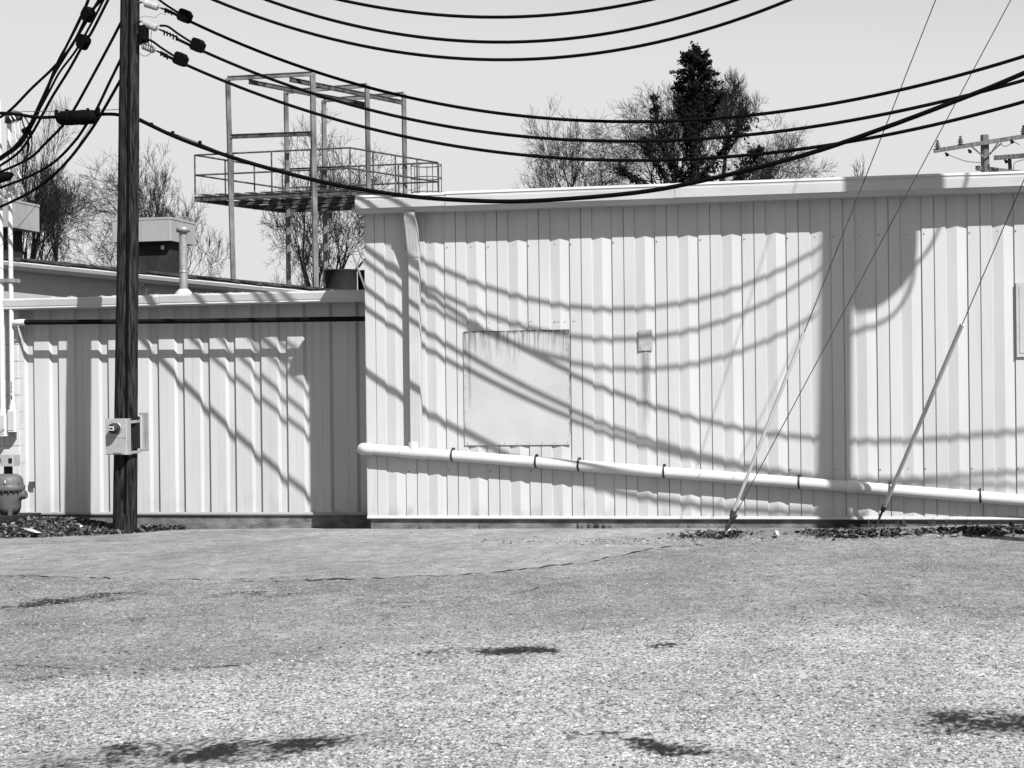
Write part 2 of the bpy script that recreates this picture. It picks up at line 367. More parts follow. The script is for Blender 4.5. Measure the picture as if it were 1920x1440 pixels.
def on_ground(x, y, lift=.004):
    P = atZ(x, y, 0)
    for _ in range(6): P = atZ(x, y, float(ground_h(P[0], P[1])))
    return np.array([P[0], P[1], float(ground_h(P[0], P[1])) + lift])
def crack(pxs, wid):
    P = []
    for i in range(len(pxs) - 1):
        n = max(2, int(abs(pxs[i + 1][0] - pxs[i][0]) / 12))
        for k in range(n):
            u = k / n; P.append((pxs[i][0] + u * (pxs[i + 1][0] - pxs[i][0]), pxs[i][1] + u * (pxs[i + 1][1] - pxs[i][1]) + random.uniform(-1.6, 1.6)))
    P.append(pxs[-1])
    Wp = [on_ground(*q) for q in P]; vs_ = []; f = []
    for i, q in enumerate(Wp):
        d = Wp[min(i + 1, len(Wp) - 1)] - Wp[max(i - 1, 0)]; nrm = np.array([-d[1], d[0], 0]); nrm /= np.linalg.norm(nrm) + 1e-9
        hw = wid * .75 * random.uniform(.05, 1.0) ** 1.6 / 2
        vs_ += [q + nrm * hw, q - nrm * hw]
        if i and random.random() < .95: f.append((2 * i - 2, 2 * i - 1, 2 * i + 1, 2 * i))
    MB().add(vs_, f).build('crack', CRACK, ground)
crack([(-60, 1080), (120, 1082), (330, 1087), (480, 1090), (560, 1089)], .05)
crack([(560, 1089), (620, 1087), (700, 1084)], .14)
crack([(700, 1084), (860, 1078), (960, 1070), (1040, 1060), (1100, 1054), (1180, 1038), (1240, 1026), (1300, 1018)], .09)
crack([(-40, 1247), (60, 1249), (130, 1254), (240, 1257), (330, 1256)], .03)
crack([(330, 1256), (430, 1250), (470, 1246)], .05)
crack([(40, 1014), (200, 1015), (420, 1015), (520, 1014)], .03)
crack([(560, 1010), (640, 1006), (690, 998)], .04)
crack([(1560, 1098), (1600, 1112), (1650, 1119)], .025)
crack([(700, 1133), (860, 1126), (980, 1112), (1010, 1102)], .025)
crack([(1400, 1062), (1500, 1058), (1560, 1059)], .02)

# ------------------------------------------------------------------ white metal building (right)
PER, X0 = .4572, .8859
ztop, zbase = 3.40, .10
wb = thing('metal_building', 'long white ribbed metal building with broad white roof edge', 'building', (0, 0, 0))
prof = [(0.0, .016), (.0015, 0), (.117, 0), (.118, .014), (.127, .014), (.128, 0), (.236, 0), (.241, .0145), (.350, -.003), (.4572, .016)]
def panel_mesh(profile, z0, z1, name, m):
    n = len(profile)
    b = MB().add([(x, y, z0) for x, y in profile] + [(x, y, z1) for x, y in profile], [(i, i + 1, n + i + 1, n + i) for i in range(n - 1)])
    return b.mesh(name, m)
pm = panel_mesh(prof, zbase, ztop, 'wall_panel', WALL)
k = -1
while X0 + k * PER < 10.5:
    o = link('wall_panel', pm, wb); o.location = (X0 + k * PER, random.uniform(-.0006, .0006), 0); k += 1
# first, cut panel beside the corner
fp = [(0.0, 0.0), (.098, 0), (.099, .009), (.106, .009), (.107, 0), (.208, 0), (.213, .0125), (.322, -.003), (X0 - PER - .0002, .0115)]
link('wall_panel', panel_mesh(fp, zbase, ztop, 'wall_panel_corner', WALL), wb)
MB().box((-.012, -.006, zbase - .005), (-.0005, .05, ztop)).build('corner_trim', TRIM, wb)
MB().box((-.006, .052, zbase), (-.001, 14, ztop)).build('end_wall', WALL, wb); MB().box((10.6, .0, zbase), (10.61, 14, ztop)).build('end_wall', WALL, wb)
MB().box((.02, .012, -.35), (10.6, .3, zbase - .0225)).build('foundation', CONC, wb)
MB().extx([(.06, zbase - .022), (-.016, zbase - .022), (-.026, zbase - .012), (-.016, zbase + .012), (.0, zbase + .016), (.06, zbase + .016)], -.012, 10.6).build('base_trim', TRIM, wb)
ft = atY(690, 364, -.26)[2]; fb = atY(690, 400, -.24)[2]
fl = float(atY(665, 385, -.26)[0])
def fascia(x0, x1, dy, z0, z1):
    h = z1 - z0
    pr = [(.05, z0 + .05), (-.05, z0), (-.20 + dy, z0), (-.245 + dy, z0 + .045), (-.262 + dy, z0 + .05), (-.262 + dy, z0 + h * .70), (-.250 + dy, z0 + h * .73), (-.250 + dy, z0 + h * .82), (-.258 + dy, z0 + h * .85), (-.235 + dy, z0 + h * .98), (-.10, z1), (.05, z1)]
    return MB().extx(pr, x0, x1)
j1 = float(atY(835, 390, -.26)[0]); j2 = float(atY(1266, 380, -.26)[0])
fascia(fl, j1 + .03, .010, fb + .004, ft - .002).build('fascia_section', TRIM, wb)
fascia(j1, j2 + .03, 0, fb, ft + .004).build('fascia_section', TRIM, wb)
fascia(j2, 6.35, -.006, fb + .003, ft + .006).build('fascia_section', TRIM, wb)
fascia(6.32, 10.7, .002, fb + .002, ft + .003).build('fascia_section', TRIM, wb)
MB().add([(fl + .02, -.1, ft - .01), (10.7, -.1, ft - .01), (10.7, 14, ft + .35), (fl + .02, 14, ft + .35)], [(0, 1, 2, 3)]).build('roof', TRIM, wb)
MB().box((.02, .3, -.3), (10.6, 13.9, -.2)).build('floor_slab', CONC, wb)
# sheet-metal patch with rusty top edge, small cover plate, right-hand framed cover
pp = MB().box((ptl[0], -.014, pbl[2]), (ptr[0], -.0045, ptl[2])).build('patch_panel', PATCH, wb)
sc = MB(); 
for i in range(9):
    xx = ptl[0] + .03 + i * (ptr[0] - ptl[0] - .06) / 8
    sc.lathe((xx, -.014, pbl[2] + .02), [(.005, 0), (.004, -.004)], 6, 'y')
    if i < 9: sc.lathe((ptl[0] + .018, -.014, pbl[2] + .1 + i * .13), [(.005, 0), (.004, -.004)], 6, 'y'); sc.lathe((ptr[0] - .018, -.014, pbl[2] + .1 + i * .13), [(.005, 0), (.004, -.004)], 6, 'y')
so_ = sc.build('screw_row', RUST, pp); so_['kind'] = 'stuff'
tl = MB(); xx = float(ptl[0])
while xx < ptr[0] - .01:
    l_ = min(random.uniform(.01, .05), ptr[0] - xx)
    if random.random() < .85: tl.box((xx, -.0165, ptl[2] - random.uniform(.001, .006)), (xx + l_ + .002, -.0142, ptl[2] + random.uniform(.0005, .003)))
    xx += l_
tl.build('rust_edge', RUST, pp)['kind'] = 'stuff'
rl = MB(); xx = float(ptl[0]) - .03
while xx < ptr[0] + .04:
    l_ = random.uniform(.01, .07)
    if random.random() < .3: zc = float(ptl[2]) + .088 + random.uniform(-.008, .008); rl.box((xx, -.0045, zc), (xx + l_ * .6, -.0005, zc + random.uniform(.001, .004)))
    xx += l_
rl.build('rust_line', RUST, pp)['kind'] = 'stuff'
c0 = atY(1197, 618, -.012); c1 = atY(1223, 657, -.012)
CP = mat('dingy_cover_plate', .24, .38, 12, rough=.6)
cp = MB().box((c0[0], -.012, c1[2]), (c1[0], -.004, c0[2])).build('cover_plate', CP, wb)
b_ = MB()
for u in (.12, .88):
    for v_ in (.1, .9): b_.lathe((c0[0] + u * (c1[0] - c0[0]), -.012, c1[2] + v_ * (c0[2] - c1[2])), [(.005, 0), (.004, -.004)], 6, 'y')
b_.build('screw_row', RUST, cp)['kind'] = 'stuff'
r0 = atY(1905, 530, -.02); r1 = atY(1990, 668, -.02)
fr = MB().box((r0[0], -.022, r1[2]), (r1[0], -.004, r0[2])).build('framed_cover', TRIM, wb)
MB().box((r0[0] + .03, -.027, r1[2] + .04), (r1[0] - .03, -.022, r0[2] - .03)).build('cover_sheet', TRIM, fr)
# fixing screws in rows across the wall
sb = MB()
for k in range(-1, 20):
    for zz in (.60, 3.0):
        for dx in (.02, .30):
            xx = X0 + k * PER + dx + random.uniform(-.01, .01)
            if xx > .05: sb.lathe((xx, .012 if dx > .25 else 0, zz + random.uniform(-.006, .006)), [(.007, 0), (.006, -.007)], 6, 'y')
s_ = sb.build('panel_screws', RUST, wb); s_['kind'] = 'stuff'

# downspout
ds = thing('downspout', 'white corrugated metal downspout at the left end of the white building', 'downspout', atY(776, 840, -.07))
dx0 = float(atY(766.5, 600, -.1)[0]); dx1 = float(atY(786, 600, -.1)[0])
zt = fb + .01; ze = float(atY(776, 482, -.09)[2]); zb = float(atY(776, 838, -.07)[2])
def spout_section(path, w0, w1, d):   # path of (xshift, y, z)
    b = MB(); n = 0; ring = []
    pr = [(0, .04), (.04, 0), (.20, 0), (.24, .025), (.28, 0), (.46, 0), (.50, .025), (.54, 0), (.72, 0), (.76, .025), (.80, 0), (.96, 0), (1, .04), (1, 1), (0, 1)]
    vs_ = []
    for xs_, y, z in path:
        for u, v_ in pr: vs_.append((w0 + xs_ + u * (w1 - w0), y - d / 2 + v_ * d, z))
    m = len(pr); f = []
    for i in range(len(path) - 1):
        for j in range(m): f.append((i * m + j, i * m + (j + 1) % m, (i + 1) * m + (j + 1) % m, (i + 1) * m + j))
    return b.add(vs_, f)
spout_section([(-.012, -.17, zt), (-.012, -.17, zt - .07)], dx0, dx1, .085).build('outlet', TRIM, ds)
spout_section([(-.012, -.172, zt - .065), (-.006, -.15, zt - .13), (0, -.075, ze + .06), (0, -.066, ze)], dx0 - .004, dx1 + .004, .09).build('elbow', TRIM, ds)
spout_section([(0, -.062, ze + .015), (.002, -.062, zb)], dx0, dx1, .085).build('spout', TRIM, ds)
# sloping drain pipe
PY, PR = -.078, .0585
def pc(x):
    y = 842 + (x - 690) * (938 - 842) / (1920 - 690); return Vector(atY(x, y, PY))
dp = thing('drain_pipe', 'white plastic drain pipe sloping along the foot of the white wall', 'pipe', pc(690))
A, B = pc(690), pc(1920); dr = (B - A).normalized(); Bx = A + dr * 11.2
segs = [(690, 760), (805, 1300), (1300, 1590), (1602, None)]
PT = [A + dr * ((pc(x) - A).length) for x in (690, 752, 800, 1588)]
def seg(a, b, name='pipe_section', r=PR): return MB().tube([a, b], r, 24).build(name, PVC, dp)
seg(PT[0], PT[1] + dr * .02); seg(PT[2] - dr * .02, PT[3] + dr * .02); seg(PT[3] + dr * .02 + dr * .05, Bx)
tee = MB().tube([PT[1], PT[2]], PR + .007, 24); tc = (PT[1] + PT[2]) / 2
tee.tube([tc, Vector((tc.x, tc.y + .01, tc.z + .11))], [PR + .004, .062], 20).build('tee', PVC, dp)
MB().tube([PT[3], PT[3] + dr * .10], PR + .007, 24).build('coupling', PVC, dp)
el = [A + dr * .05]
for i in range(9):
    u = i / 8 * math.pi / 2; el.append(A + Vector((-.075 * math.sin(u) - .0, .075 * (1 - math.cos(u)), 0)))
el.append(el[-1] + Vector((0, .12, 0)))
MB().tube(el, PR + .008, 24).build('elbow', PVC, dp)
STR = mat('black_perforated_strap', .008, .05, 40, rough=.8, contrast=(.45, .55))
for x in (848, 1005, 1085, 1245, 1498, 1668, 1838):
    c = A + dr * ((pc(x) - A).length)
    b = MB(); n = 28; pts = [c + Vector((0, 0, 0)) + (Vector((0, math.cos(t_), math.sin(t_))) * (PR + .0035)) for t_ in [2 * math.pi * i / n for i in range(n + 1)]]
    vs_ = []; f = []
    for i, q in enumerate(pts):
        vs_ += [q - dr * .011, q + dr * .011]
        if i: f.append((2 * i - 2, 2 * i - 1, 2 * i + 1, 2 * i))
    b.add(vs_, f); b.box((c.x - .012, PY + .02, c.z + PR - .005), (c.x + .012, -.001, c.z + PR + .025))
    b.build('strap', STR, dp)

# ------------------------------------------------------------------ lean-to with ribbed white wall (left)
YL, PL = 1.0, .31676
lb = thing('metal_shed', 'low white ribbed metal building set back behind the wooden pole', 'building', (-2.4, 1.0, -.08))
lz0, lz1 = .078, 2.60
prof2 = [(0, .036), (.004, 0), (.098, 0), (.099, .003), (.102, .003), (.103, 0), (.192, 0), (.222, .036), (PL, .036)]
pm2 = panel_mesh(prof2, lz0, lz1, 'wall_panel_left', WALL_L)
xl = float(atY(65, 800, YL)[0])
for k in range(-1, 17):
    if xl + k * PL > -.05: break
    o = link('wall_panel', pm2, lb); o.location = (xl + k * PL, YL + random.uniform(-.001, .001), 0)
kk = k
MB().box((-7, YL + .018, -.4), (-.0, YL + .3, lz0 - .0225)).build('foundation', CONC, lb)
MB().extx([(YL + .05, lz0 - .022), (YL - .008, lz0 - .022), (YL - .012, lz0 - .006), (YL + .0, lz0 + .012), (YL + .05, lz0 + .012)], xl - PL, .0).build('base_trim', HOOD, lb)
gzb = float(atY(300, 575, .72)[2]); gzt = float(atY(300, 553, .72)[2]); gh = gzt - gzb
def lgutter(x0, x1, dz, dy):
    pr = [(YL + .04, gzb + .02), (.78, gzb), (.735 + dy, gzb + .002), (.722 + dy, gzb + .02), (.728 + dy, gzb + .035), (.722 + dy, gzb + .045), (.712 + dy, gzb + gh * .85), (.720 + dy, gzb + gh), (.80, gzb + gh + .005), (YL + .04, gzb + gh + .01)]
    return MB().extx([(y, z + dz) for y, z in pr], x0, x1)
gj = float(atY(299, 560, .72)[0]); gj2 = float(atY(508, 560, .72)[0])
lgutter(-7, gj + .02, 0, .004).build('gutter_section', TRIM, lb); lgutter(gj, gj2 + .02, .004, 0).build('gutter_section', TRIM, lb); lgutter(gj2, -.016, .002, .003).build('gutter_section', TRIM, lb)
MB().box((-7, .82, gzt - .03), (-.016, 4.3, gzt + .0)).build('roof', ROOFD, lb)
lump = MB()
for i in range(150):
    x = random.uniform(-6.2, -.05); s = random.uniform(.012, .035); y = random.uniform(.8, .98); z = gzt - .004
    lump.lathe((x, y, z), [(s * 2, 0), (s * 1.6, s * .5), (s * .5, s * .8)], 6)
o = lump.build('roof_litter', mat('roof_litter_grey', .06, .35, 20, rough=.95), lb); o['kind'] = 'stuff'
o = MB().box((float(atY(54, 903, YL)[0]), YL - .004, float(atY(54, 915, YL)[2])), (float(atY(65, 903, YL)[0]), YL - .001, float(atY(54, 903, YL)[2]))).build('plate', STEELD, lb)
# black pipe under the gutter
bp = thing('gas_pipe', 'black iron pipe running under the gutter of the low white building', 'pipe', atY(40, 604, .74))
q0, q1 = Vector(atY(38, 604.5, .74)), Vector(atY(683, 597.5, .74))
MB().tube([q0, q0.lerp(q1, .5) + Vector((0, 0, -.006)), q1 + (q1 - q0).normalized() * .3], .0285, 14).build('pipe', BLACKP, bp)
e0 = q0 + Vector((.06, 0, .0))
MB().tube([e0, q0, q0 + Vector((-.06, .0, -.005)), q0 + Vector((-.11, .05, -.03)), q0 + Vector((-.12, .10, -.09)), q0 + Vector((-.12, .13, -.2))], [.038, .04, .04, .04, .04, .038], 14).build('elbow', PVC, bp)

# ------------------------------------------------------------------ rear building with sloping roof edge
YR = 4.3
ra, rb = atY(-60, 472, YR - .25), atY(760, 553, YR - .25)
rbg = thing('rear_building', 'pale building behind the low roof with a dark sloping roof edge', 'building', (ra[0], YR, 0))
def rz(x): return float(ra[2] + (x - ra[0]) * (rb[2] - ra[2]) / (rb[0] - ra[0]))
xa, xb = float(ra[0]) - 3, 2.0
MB().add([(xa, YR, 0), (xb, YR, 0), (xb, YR, rz(xb) - .1), (xa, YR, rz(xa) - .1), (xa, 16, 0), (xb, 16, 0), (xb, 16, rz(xb) - .1), (xa, 16, rz(xa) - .1)],
         [(0, 1, 2, 3), (1, 5, 6, 2), (5, 4, 7, 6), (4, 0, 3, 7)]).build('wall', STUCCO, rbg)
MB().add([(xa, YR - .24, rz(xa) - .02), (xb, YR - .24, rz(xb) - .02), (xb, 16.2, rz(xb) - .02), (xa, 16.2, rz(xa) - .02), (xa, YR - .24, rz(xa) - .07), (xb, YR - .24, rz(xb) - .07), (xb, 16.2, rz(xb) - .07), (xa, 16.2, rz(xa) - .07)],
         [(0, 1, 2, 3), (7, 6, 5, 4), (0, 4, 5, 1), (1, 5, 6, 2), (2, 6, 7, 3), (3, 7, 4, 0)]).build('roof', ROOFD, rbg)
pr = [(YR + .02, -.19), (YR - .16, -.19), (YR - .20, -.17), (YR - .215, -.14), (YR - .235, -.13), (YR - .25, -.085), (YR - .24, -.072), (YR + .02, -.072)]
MB().extx([(y, z + rz(xa)) for y, z in pr], xa, xb, rz(xb) - rz(xa)).build('gutter', TRIM, rbg)
fe = MB(); x = xa + 2.0                # ragged felt edge hanging over the gutter
while x < xb:
    l = random.uniform(.06, .4); d = random.uniform(.006, .035)
    fe.add([(x, YR - .252, rz(x) - .012), (x + l, YR - .252, rz(x + l) - .012), (x + l, YR - .254, rz(x + l) - .03 - d), (x, YR - .254, rz(x) - .03 - d * random.random())], [(0, 3, 2, 1)]); x += l
fe.build('felt_edge', ROOFD, rbg)
# bright spatter of old paint on the rear wall beside the vent
sp = MB()
for i in range(16):
    q = atY(random.uniform(262, 278), random.uniform(522, 552), YR - .004); s = random.uniform(.008, .05)
    sp.lathe((q[0], YR - .002, q[2]), [(s * .6, 0), (s * .5, -.002)], 7, 'y')
sp.build('paint_spatter', PVC, rbg)['kind'] = 'stuff'

# ------------------------------------------------------------------ painted block pier at the left edge
bx1 = float(atY(37, 800, .86)[0]); 
bk = thing('block_wall', 'white painted concrete block pier behind the conduits at the left edge', 'wall', (bx1 - .4, .9, -.1))
bm1 = MB().box((.004, .86, .004), (.396, 1.3, .196), .006).mesh('block', BLOCK)
bm2 = MB().box((.004, .86, .004), (.196, 1.3, .196), .006).mesh('block_half', BLOCK)
MB().box((bx1 - 1.595, .868, -.1), (bx1 - .005, 1.25, 2.42)).build('mortar', mat('painted_mortar', .34, .42, 8, rough=.8), bk)
for r_ in range(13):
    x = bx1 - 1.6; z = -.12 + r_ * .2
    seq = [.4] * 4 if r_ % 2 == 0 else [.2, .4, .4, .4, .2]
    for s in seq:
        o = link('block', bm1 if s > .3 else bm2, bk); o.location = Vector((x, random.uniform(-.002, .002), z)); x += s

# ------------------------------------------------------------------ utility poles
P1b = atY(234, 993, -.25)
pole1 = thing('utility_pole', 'dark weathered wooden utility pole standing before the low white building', 'utility pole', P1b)
def shaft(base, lean, h, r0, r1, m, parent, n=20, sink=.4):
    pts = []; rs = []
    N = 40
    b = MB(); vs_ = []
    for i in range(N + 1):
        u = i / N; z = -sink + u * (h + sink)
        cx = base[0] + lean[0] * z; cy = base[1] + lean[1] * z; r = r0 + (r1 - r0) * u
        for j in range(n):
            a = 2 * math.pi * j / n
            rr = r * (1 + .012 * math.sin(3 * a + z * .4) + .008 * math.sin(5 * a + 1.7 * z) + random.uniform(-.012, .012))
            # long drying checks
            for ca, dep in ((-1.75, .05), (-.72, .06)):
                dd = abs((a - 2 * math.pi - ca - .03 * math.sin(z)) if a > math.pi else (a - ca))
                if dd < .10: rr *= 1 - dep
            vs_.append((cx + rr * math.cos(a), cy + rr * math.sin(a), base[2] + z))
    f = [(i * n + j, i * n + (j + 1) % n, (i + 1) * n + (j + 1) % n, (i + 1) * n + j) for i in range(N) for j in range(n)]
    b.add(vs_, f, True); b.add(vs_[-n:], [tuple(range(n))])
    return b.build('shaft', m, parent)
LEAN1 = (.0235, 0.0)
shaft(P1b, LEAN1, 8.5, .136, .092, POLE, pole1, 40)
def p1(z, ang=None, r=None):
    c = Vector((P1b[0] + LEAN1[0] * z, P1b[1], P1b[2] + z))
    if ang is not None:
        rr = (.136 - .0052 * z) if r is None else r; c += Vector((math.cos(ang) * rr, math.sin(ang) * rr, 0))
    return c
# ground-wire moulding down the face of the pole
MB().tube([p1(z, -1.15 + .04 * math.sin(z), .136 - .0052 * z) for z in np.arange(.2, 8.3, .4)], .017, 6).build('ground_wire_moulding', BLACK, pole1)
# dead-end insulators and hardware
WPL = dict(X1=-2.7, Y1=-.25)
def z_on_pole(y, x=262): return float(atY(x, y, -.25)[2]) - P1b[2]
def insulator(a, b):
    a = Vector(a); b = Vector(b); d = b - a; L_ = d.length; d.normalize()
    q = MB().tube([a, b], .008, 8).build('insulator_rod', GALV, pole1)
    b_ = MB()
    u = Vector((0, 0, 1)); n = 5
    for i in range(n):
        c = a + d * (L_ * (.22 + .52 * i / (n - 1)))
        b_.tube([c - d * .004, c + d * .004, c + d * .016, c + d * .02], [.02, .045, .040, .018], 14)
    b_.build('insulator', PORC, pole1)
for (ax, ay), (bx_, by_), (cx_, cy_) in [((266, 4), (308, 17), (338, 30)), ((265, 40), (305, 58), (362, 83)), ((263, 83), (300, 98), (330, 112))]:
    a = atP(ax, ay, -2.7, -.25, -.24); b = atP(bx_, by_, -2.7, -.25, -.24); c = atP(cx_, cy_, -2.7, -.25, -.24)
    z = a[2] - P1b[2]
    MB().tube([p1(z, 0, .05), Vector(a)], .012, 8).build('eye_bolt', STEELD, pole1)
    insulator(a, Vector(a).lerp(Vector(b), .85))
    k_ = MB(); A_ = Vector(b); D_ = (Vector(c) - A_)
    k_.tube([Vector(a).lerp(Vector(b), .85), A_ + D_ * .5], .010, 6)
    for i in range(5):
        q = A_ + D_ * (.05 + .1 * i); k_.bar(q + Vector((0, 0, .018)), q - Vector((0, 0, random.uniform(.02, .045))), .014, .012)
    k_.build('strain_clamp', BLACK, pole1)
for y in (57, 73):
    a = atP(268, y, -2.7, -.25, -.24); MB().box((a[0] - .03, a[1] - .05, a[2] - .05), (a[0] + .055, a[1] + .05, a[2] + .05), .012).build('connector_cover', BLACK, pole1)
MB().tube([atP(x, y, -2.7, -.3, -.24) for x, y in [(262, 33), (272, 30), (285, 32), (292, 33), (297, 27), (302, 25), (312, 28)]], .0025, 5).build('tie_wire', STEELD, pole1)
MB().tube([atP(x, y, -2.7, -.3, -.24) for x, y in [(262, 100), (268, 105), (275, 105), (282, 100), (284, 86), (283, 68), (284, 58)]], .004, 5).build('tie_wire', STEELD, pole1)

# electric meter box on the pole
mb = thing('meter_box', 'grey electric meter box with round meter on the wooden pole', 'electric meter', atY(228, 850, -.42))
m0, m1 = atY(202, 785, -.43), atY(243, 853, -.43)
x0_, x1_, z0_, z1_ = float(m0[0]), float(m1[0]), float(m1[2]) + .005, float(m0[2])
MB().box((x0_, -.50, z0_), (x1_, -.38, z1_), .008).build('box', BOXG, mb)
zm = z0_ + .46 * (z1_ - z0_)
MB().box((x0_ + .006, -.506, z0_ + .01), (x1_ - .03, -.4985, zm)).build('cover', BOXG, mb)
MB().box((x0_ + .006, -.508, zm + .004), (x1_ - .008, -.4985, z1_ - .008)).build('meter_cover', BOXG, mb)
mc = atY(217.5, 803, -.51)
ring = MB().lathe((mc[0], -.508, mc[2]), [(.066, 0), (.066, -.014), (.060, -.016)], 28, 'y').build('meter_ring', GALV, mb)
mt = MB().lathe((mc[0], -.522, mc[2]), [(.058, 0), (.058, -.05), (.055, -.075), (.046, -.092), (.03, -.098)], 28, 'y').build('meter', GLASS, mb)
MB().box((mc[0] - .036, -.6225, mc[2] - .022), (mc[0] + .026, -.6195, mc[2] + .022), .0008).build('dial_plate', PVC, mt)
MB().box((mc[0] - .026, -.624, mc[2] - .011), (mc[0] + .014, -.6226, mc[2] + .009)).build('display', INK, mt)
MB().box((x0_ + .10, -.515, z0_ + .016), (x0_ + .19, -.506, z0_ + .034)).build('latch', GALV, mb)
for zz in (z0_ + .02, z1_ - .04):
    MB().bar((x1_ - .01, -.40, zz), (x1_ + .06, -.25, zz + .01), .008, .03).build('bracket', GALV, mb)
sx = x1_ + .125
MB().box((x1_ - .006, -.30, z0_ + .06), (x1_ + .045, -.24, z1_ + .02)).build('pole_gasket', INK, mb)
f_ = MB()
f_.box((sx - .03, -.22, z0_ + .03), (sx + .0, -.20, z1_ + .06)); f_.box((sx - .10, -.22, z1_ + .035), (sx - .032, -.20, z1_ + .06)); f_.box((sx - .10, -.22, z0_ + .03), (sx - .032, -.20, z0_ + .055))
f_.build('standoff_frame', GALV, mb)
MB().box((sx - .07, -.212, z0_ + .06), (sx - .034, -.204, z1_ + .03)).build('standoff_plate', BOXG, mb)

# second pole stands outside the picture, to the right: its shadow, wires and guys are in it
P2 = np.array([7.83, -3.04, .0])
pole2 = thing('utility_pole', 'wooden utility pole with transformer to the right whose shadow falls on the white wall', 'utility pole', P2)
LEAN2 = (.02, 0)
shaft(P2, LEAN2, 10.6, .150, .105, POLE, pole2, 24)
def p2(z): return Vector((P2[0] + LEAN2[0] * z, P2[1], z))
tx = p2(7.2) + Vector((.50, -.02, 0))
tr = MB().lathe(tx, [(.12, -.38), (.24, -.34), (.25, -.2), (.25, .46), (.27, .48), (.26, .54), (.1, .60)], 24).build('transformer', BOXG, pole2)
for i, dx in enumerate((-.12, .12)): MB().lathe(tx + Vector((dx, 0, .52)), [(.03, 0), (.06, .05), (.03, .08), (.055, .13), (.03, .16), (.05, .2), (.015, .28)], 12).build('bushing', PORC, tr)
for zz in (6.9, 7.5): MB().bar(p2(zz), (tx.x - .2, tx.y, zz), .06, .05).build('bracket', GALV, pole2)
MB().box((p2(8.6).x - 1.2, P2[1] - .2, 8.55), (p2(8.6).x + 1.2, P2[1] - .10, 8.67), .01).build('crossarm', POLE2, pole2)

# ------------------------------------------------------------------ overhead wires
def interp_curve(pts, n=40):
    pts = np.array(pts, float); d = np.concatenate([[0], np.cumsum(np.hypot(*np.diff(pts, axis=0).T))]); 
    deg = min(3, len(pts) - 1)
    cx = np.polyfit(d, pts[:, 0], min(5, len(pts) - 1)) if len(pts) > 6 else None
    # Catmull-Rom through the points
    out = []
    P = [pts[0] * 2 - pts[1]] + list(pts) + [pts[-1] * 2 - pts[-2]]
    per = max(3, n // (len(pts) - 1))
    for i in range(1, len(P) - 2):
        for k in range(per):
            u = k / per; a, b, c, e = P[i - 1], P[i], P[i + 1], P[i + 2]
            out.append(.5 * ((2 * b) + (c - a) * u + (2 * a - 5 * b + 4 * c - e) * u * u + (3 * b - a - 3 * c + e) * u ** 3))
    out.append(pts[-1]); return np.array(out)
def polyspan(pts, xa_, xb_, deg, n=60):
    pts = np.array(pts, float); c = np.polyfit(pts[:, 0] / 1000, pts[:, 1], deg)
    return [(x, np.polyval(c, x / 1000)) for x in np.linspace(xa_, xb_, n)]
def wire(pts, r, label, group, name='overhead_wire', mt_=None):
    o = MB().tube(pts, r, 8).build(name, mt_ or BLACK); tag(o, label, 'wire', group); return o
WG = 'cables strung between the poles'
def cover(o, P, D, up=.085, l=.145, down=.03):      # moulded connector box clipped on a cable
    D = Vector(D).normalized(); P = Vector(P); s = D.cross(Vector((0, 0, 1))).normalized(); u = s.cross(D)
    b = MB(); vs_ = []
    pr = [(-l / 2, -down), (-l / 2, up * .75), (-l / 2 + .02, up), (l / 2 - .05, up), (l / 2, up * .6), (l / 2, -down), (l / 2 - .03, -down - .02), (-l / 2 + .03, -down - .02)]
    for sgn in (-1, 1):
        for a, h in pr: vs_.append(P + D * a + u * h + s * (.045 * sgn))
    n = len(pr)
    b.add(vs_, [tuple(range(n)), tuple(reversed(range(n, 2 * n)))] + [(i, n + i, n + (i + 1) % n, (i + 1) % n) for i in range(n)])
    b.build('connector_box', BLACK, o)
CW = [('W1', [(345, 33), (480, 97), (690, 163), (960, 215), (1135, 227), (1397, 217), (1660, 176), (1920, 105)], -.24, .0, 'upper of the three black cables sagging across the middle of the sky', (346, 33)),
      ('W2', [(368, 88), (480, 139), (583, 177), (860, 239), (960, 253), (1135, 263), (1400, 255), (1660, 214), (1920, 150)], -.24, -.1, 'middle one of the three black cables sagging across the sky', (370, 88)),
      ('W3', [(340, 115), (352, 125), (587, 213), (860, 274), (960, 289), (1135, 299), (1397, 291), (1660, 255), (1920, 190)], -.22, -.2, 'lowest of the three parallel black cables sagging above the roof', (338, 114))]
for nm, pts, m, y1, lab, bxp in CW:
    full = polyspan(pts, pts[0][0] - 35, 2450, 3, 90); (qx, qy), (rx_, ry_) = full[-2], full[-1]; full.append((3200, ry_ + (ry_ - qy) / (rx_ - qx) * (3200 - rx_)))
    w3 = [atP(x, y, -3.2, y1, m) for x, y in full]
    o = wire(w3, .0165, lab, WG)
    c = atP(bxp[0], bxp[1], -3.2, y1, m); c2 = atP(bxp[0] + 20, bxp[1] + 9, -3.2, y1, m)
    cover(o, c, c2 - c)
    # short tap running back from the box towards the pole
    a2 = atP(bxp[0] - 70, bxp[1] - (38 if nm != 'W3' else 40), -3.2, y1, m); mid = atP(bxp[0] - 38, bxp[1] - (22 if nm != 'W3' else 30), -3.2, y1, m)
    MB().tube([Vector(atP(*q, -3.2, y1, m)) for q in interp_curve([(bxp[0] - 70, bxp[1] - 40), (bxp[0] - 55, bxp[1] - 38), (bxp[0] - 35, bxp[1] - 24), (bxp[0] - 10, bxp[1] - 8)], 18)], .013, 7).build('tap_cable', BLACK, o)
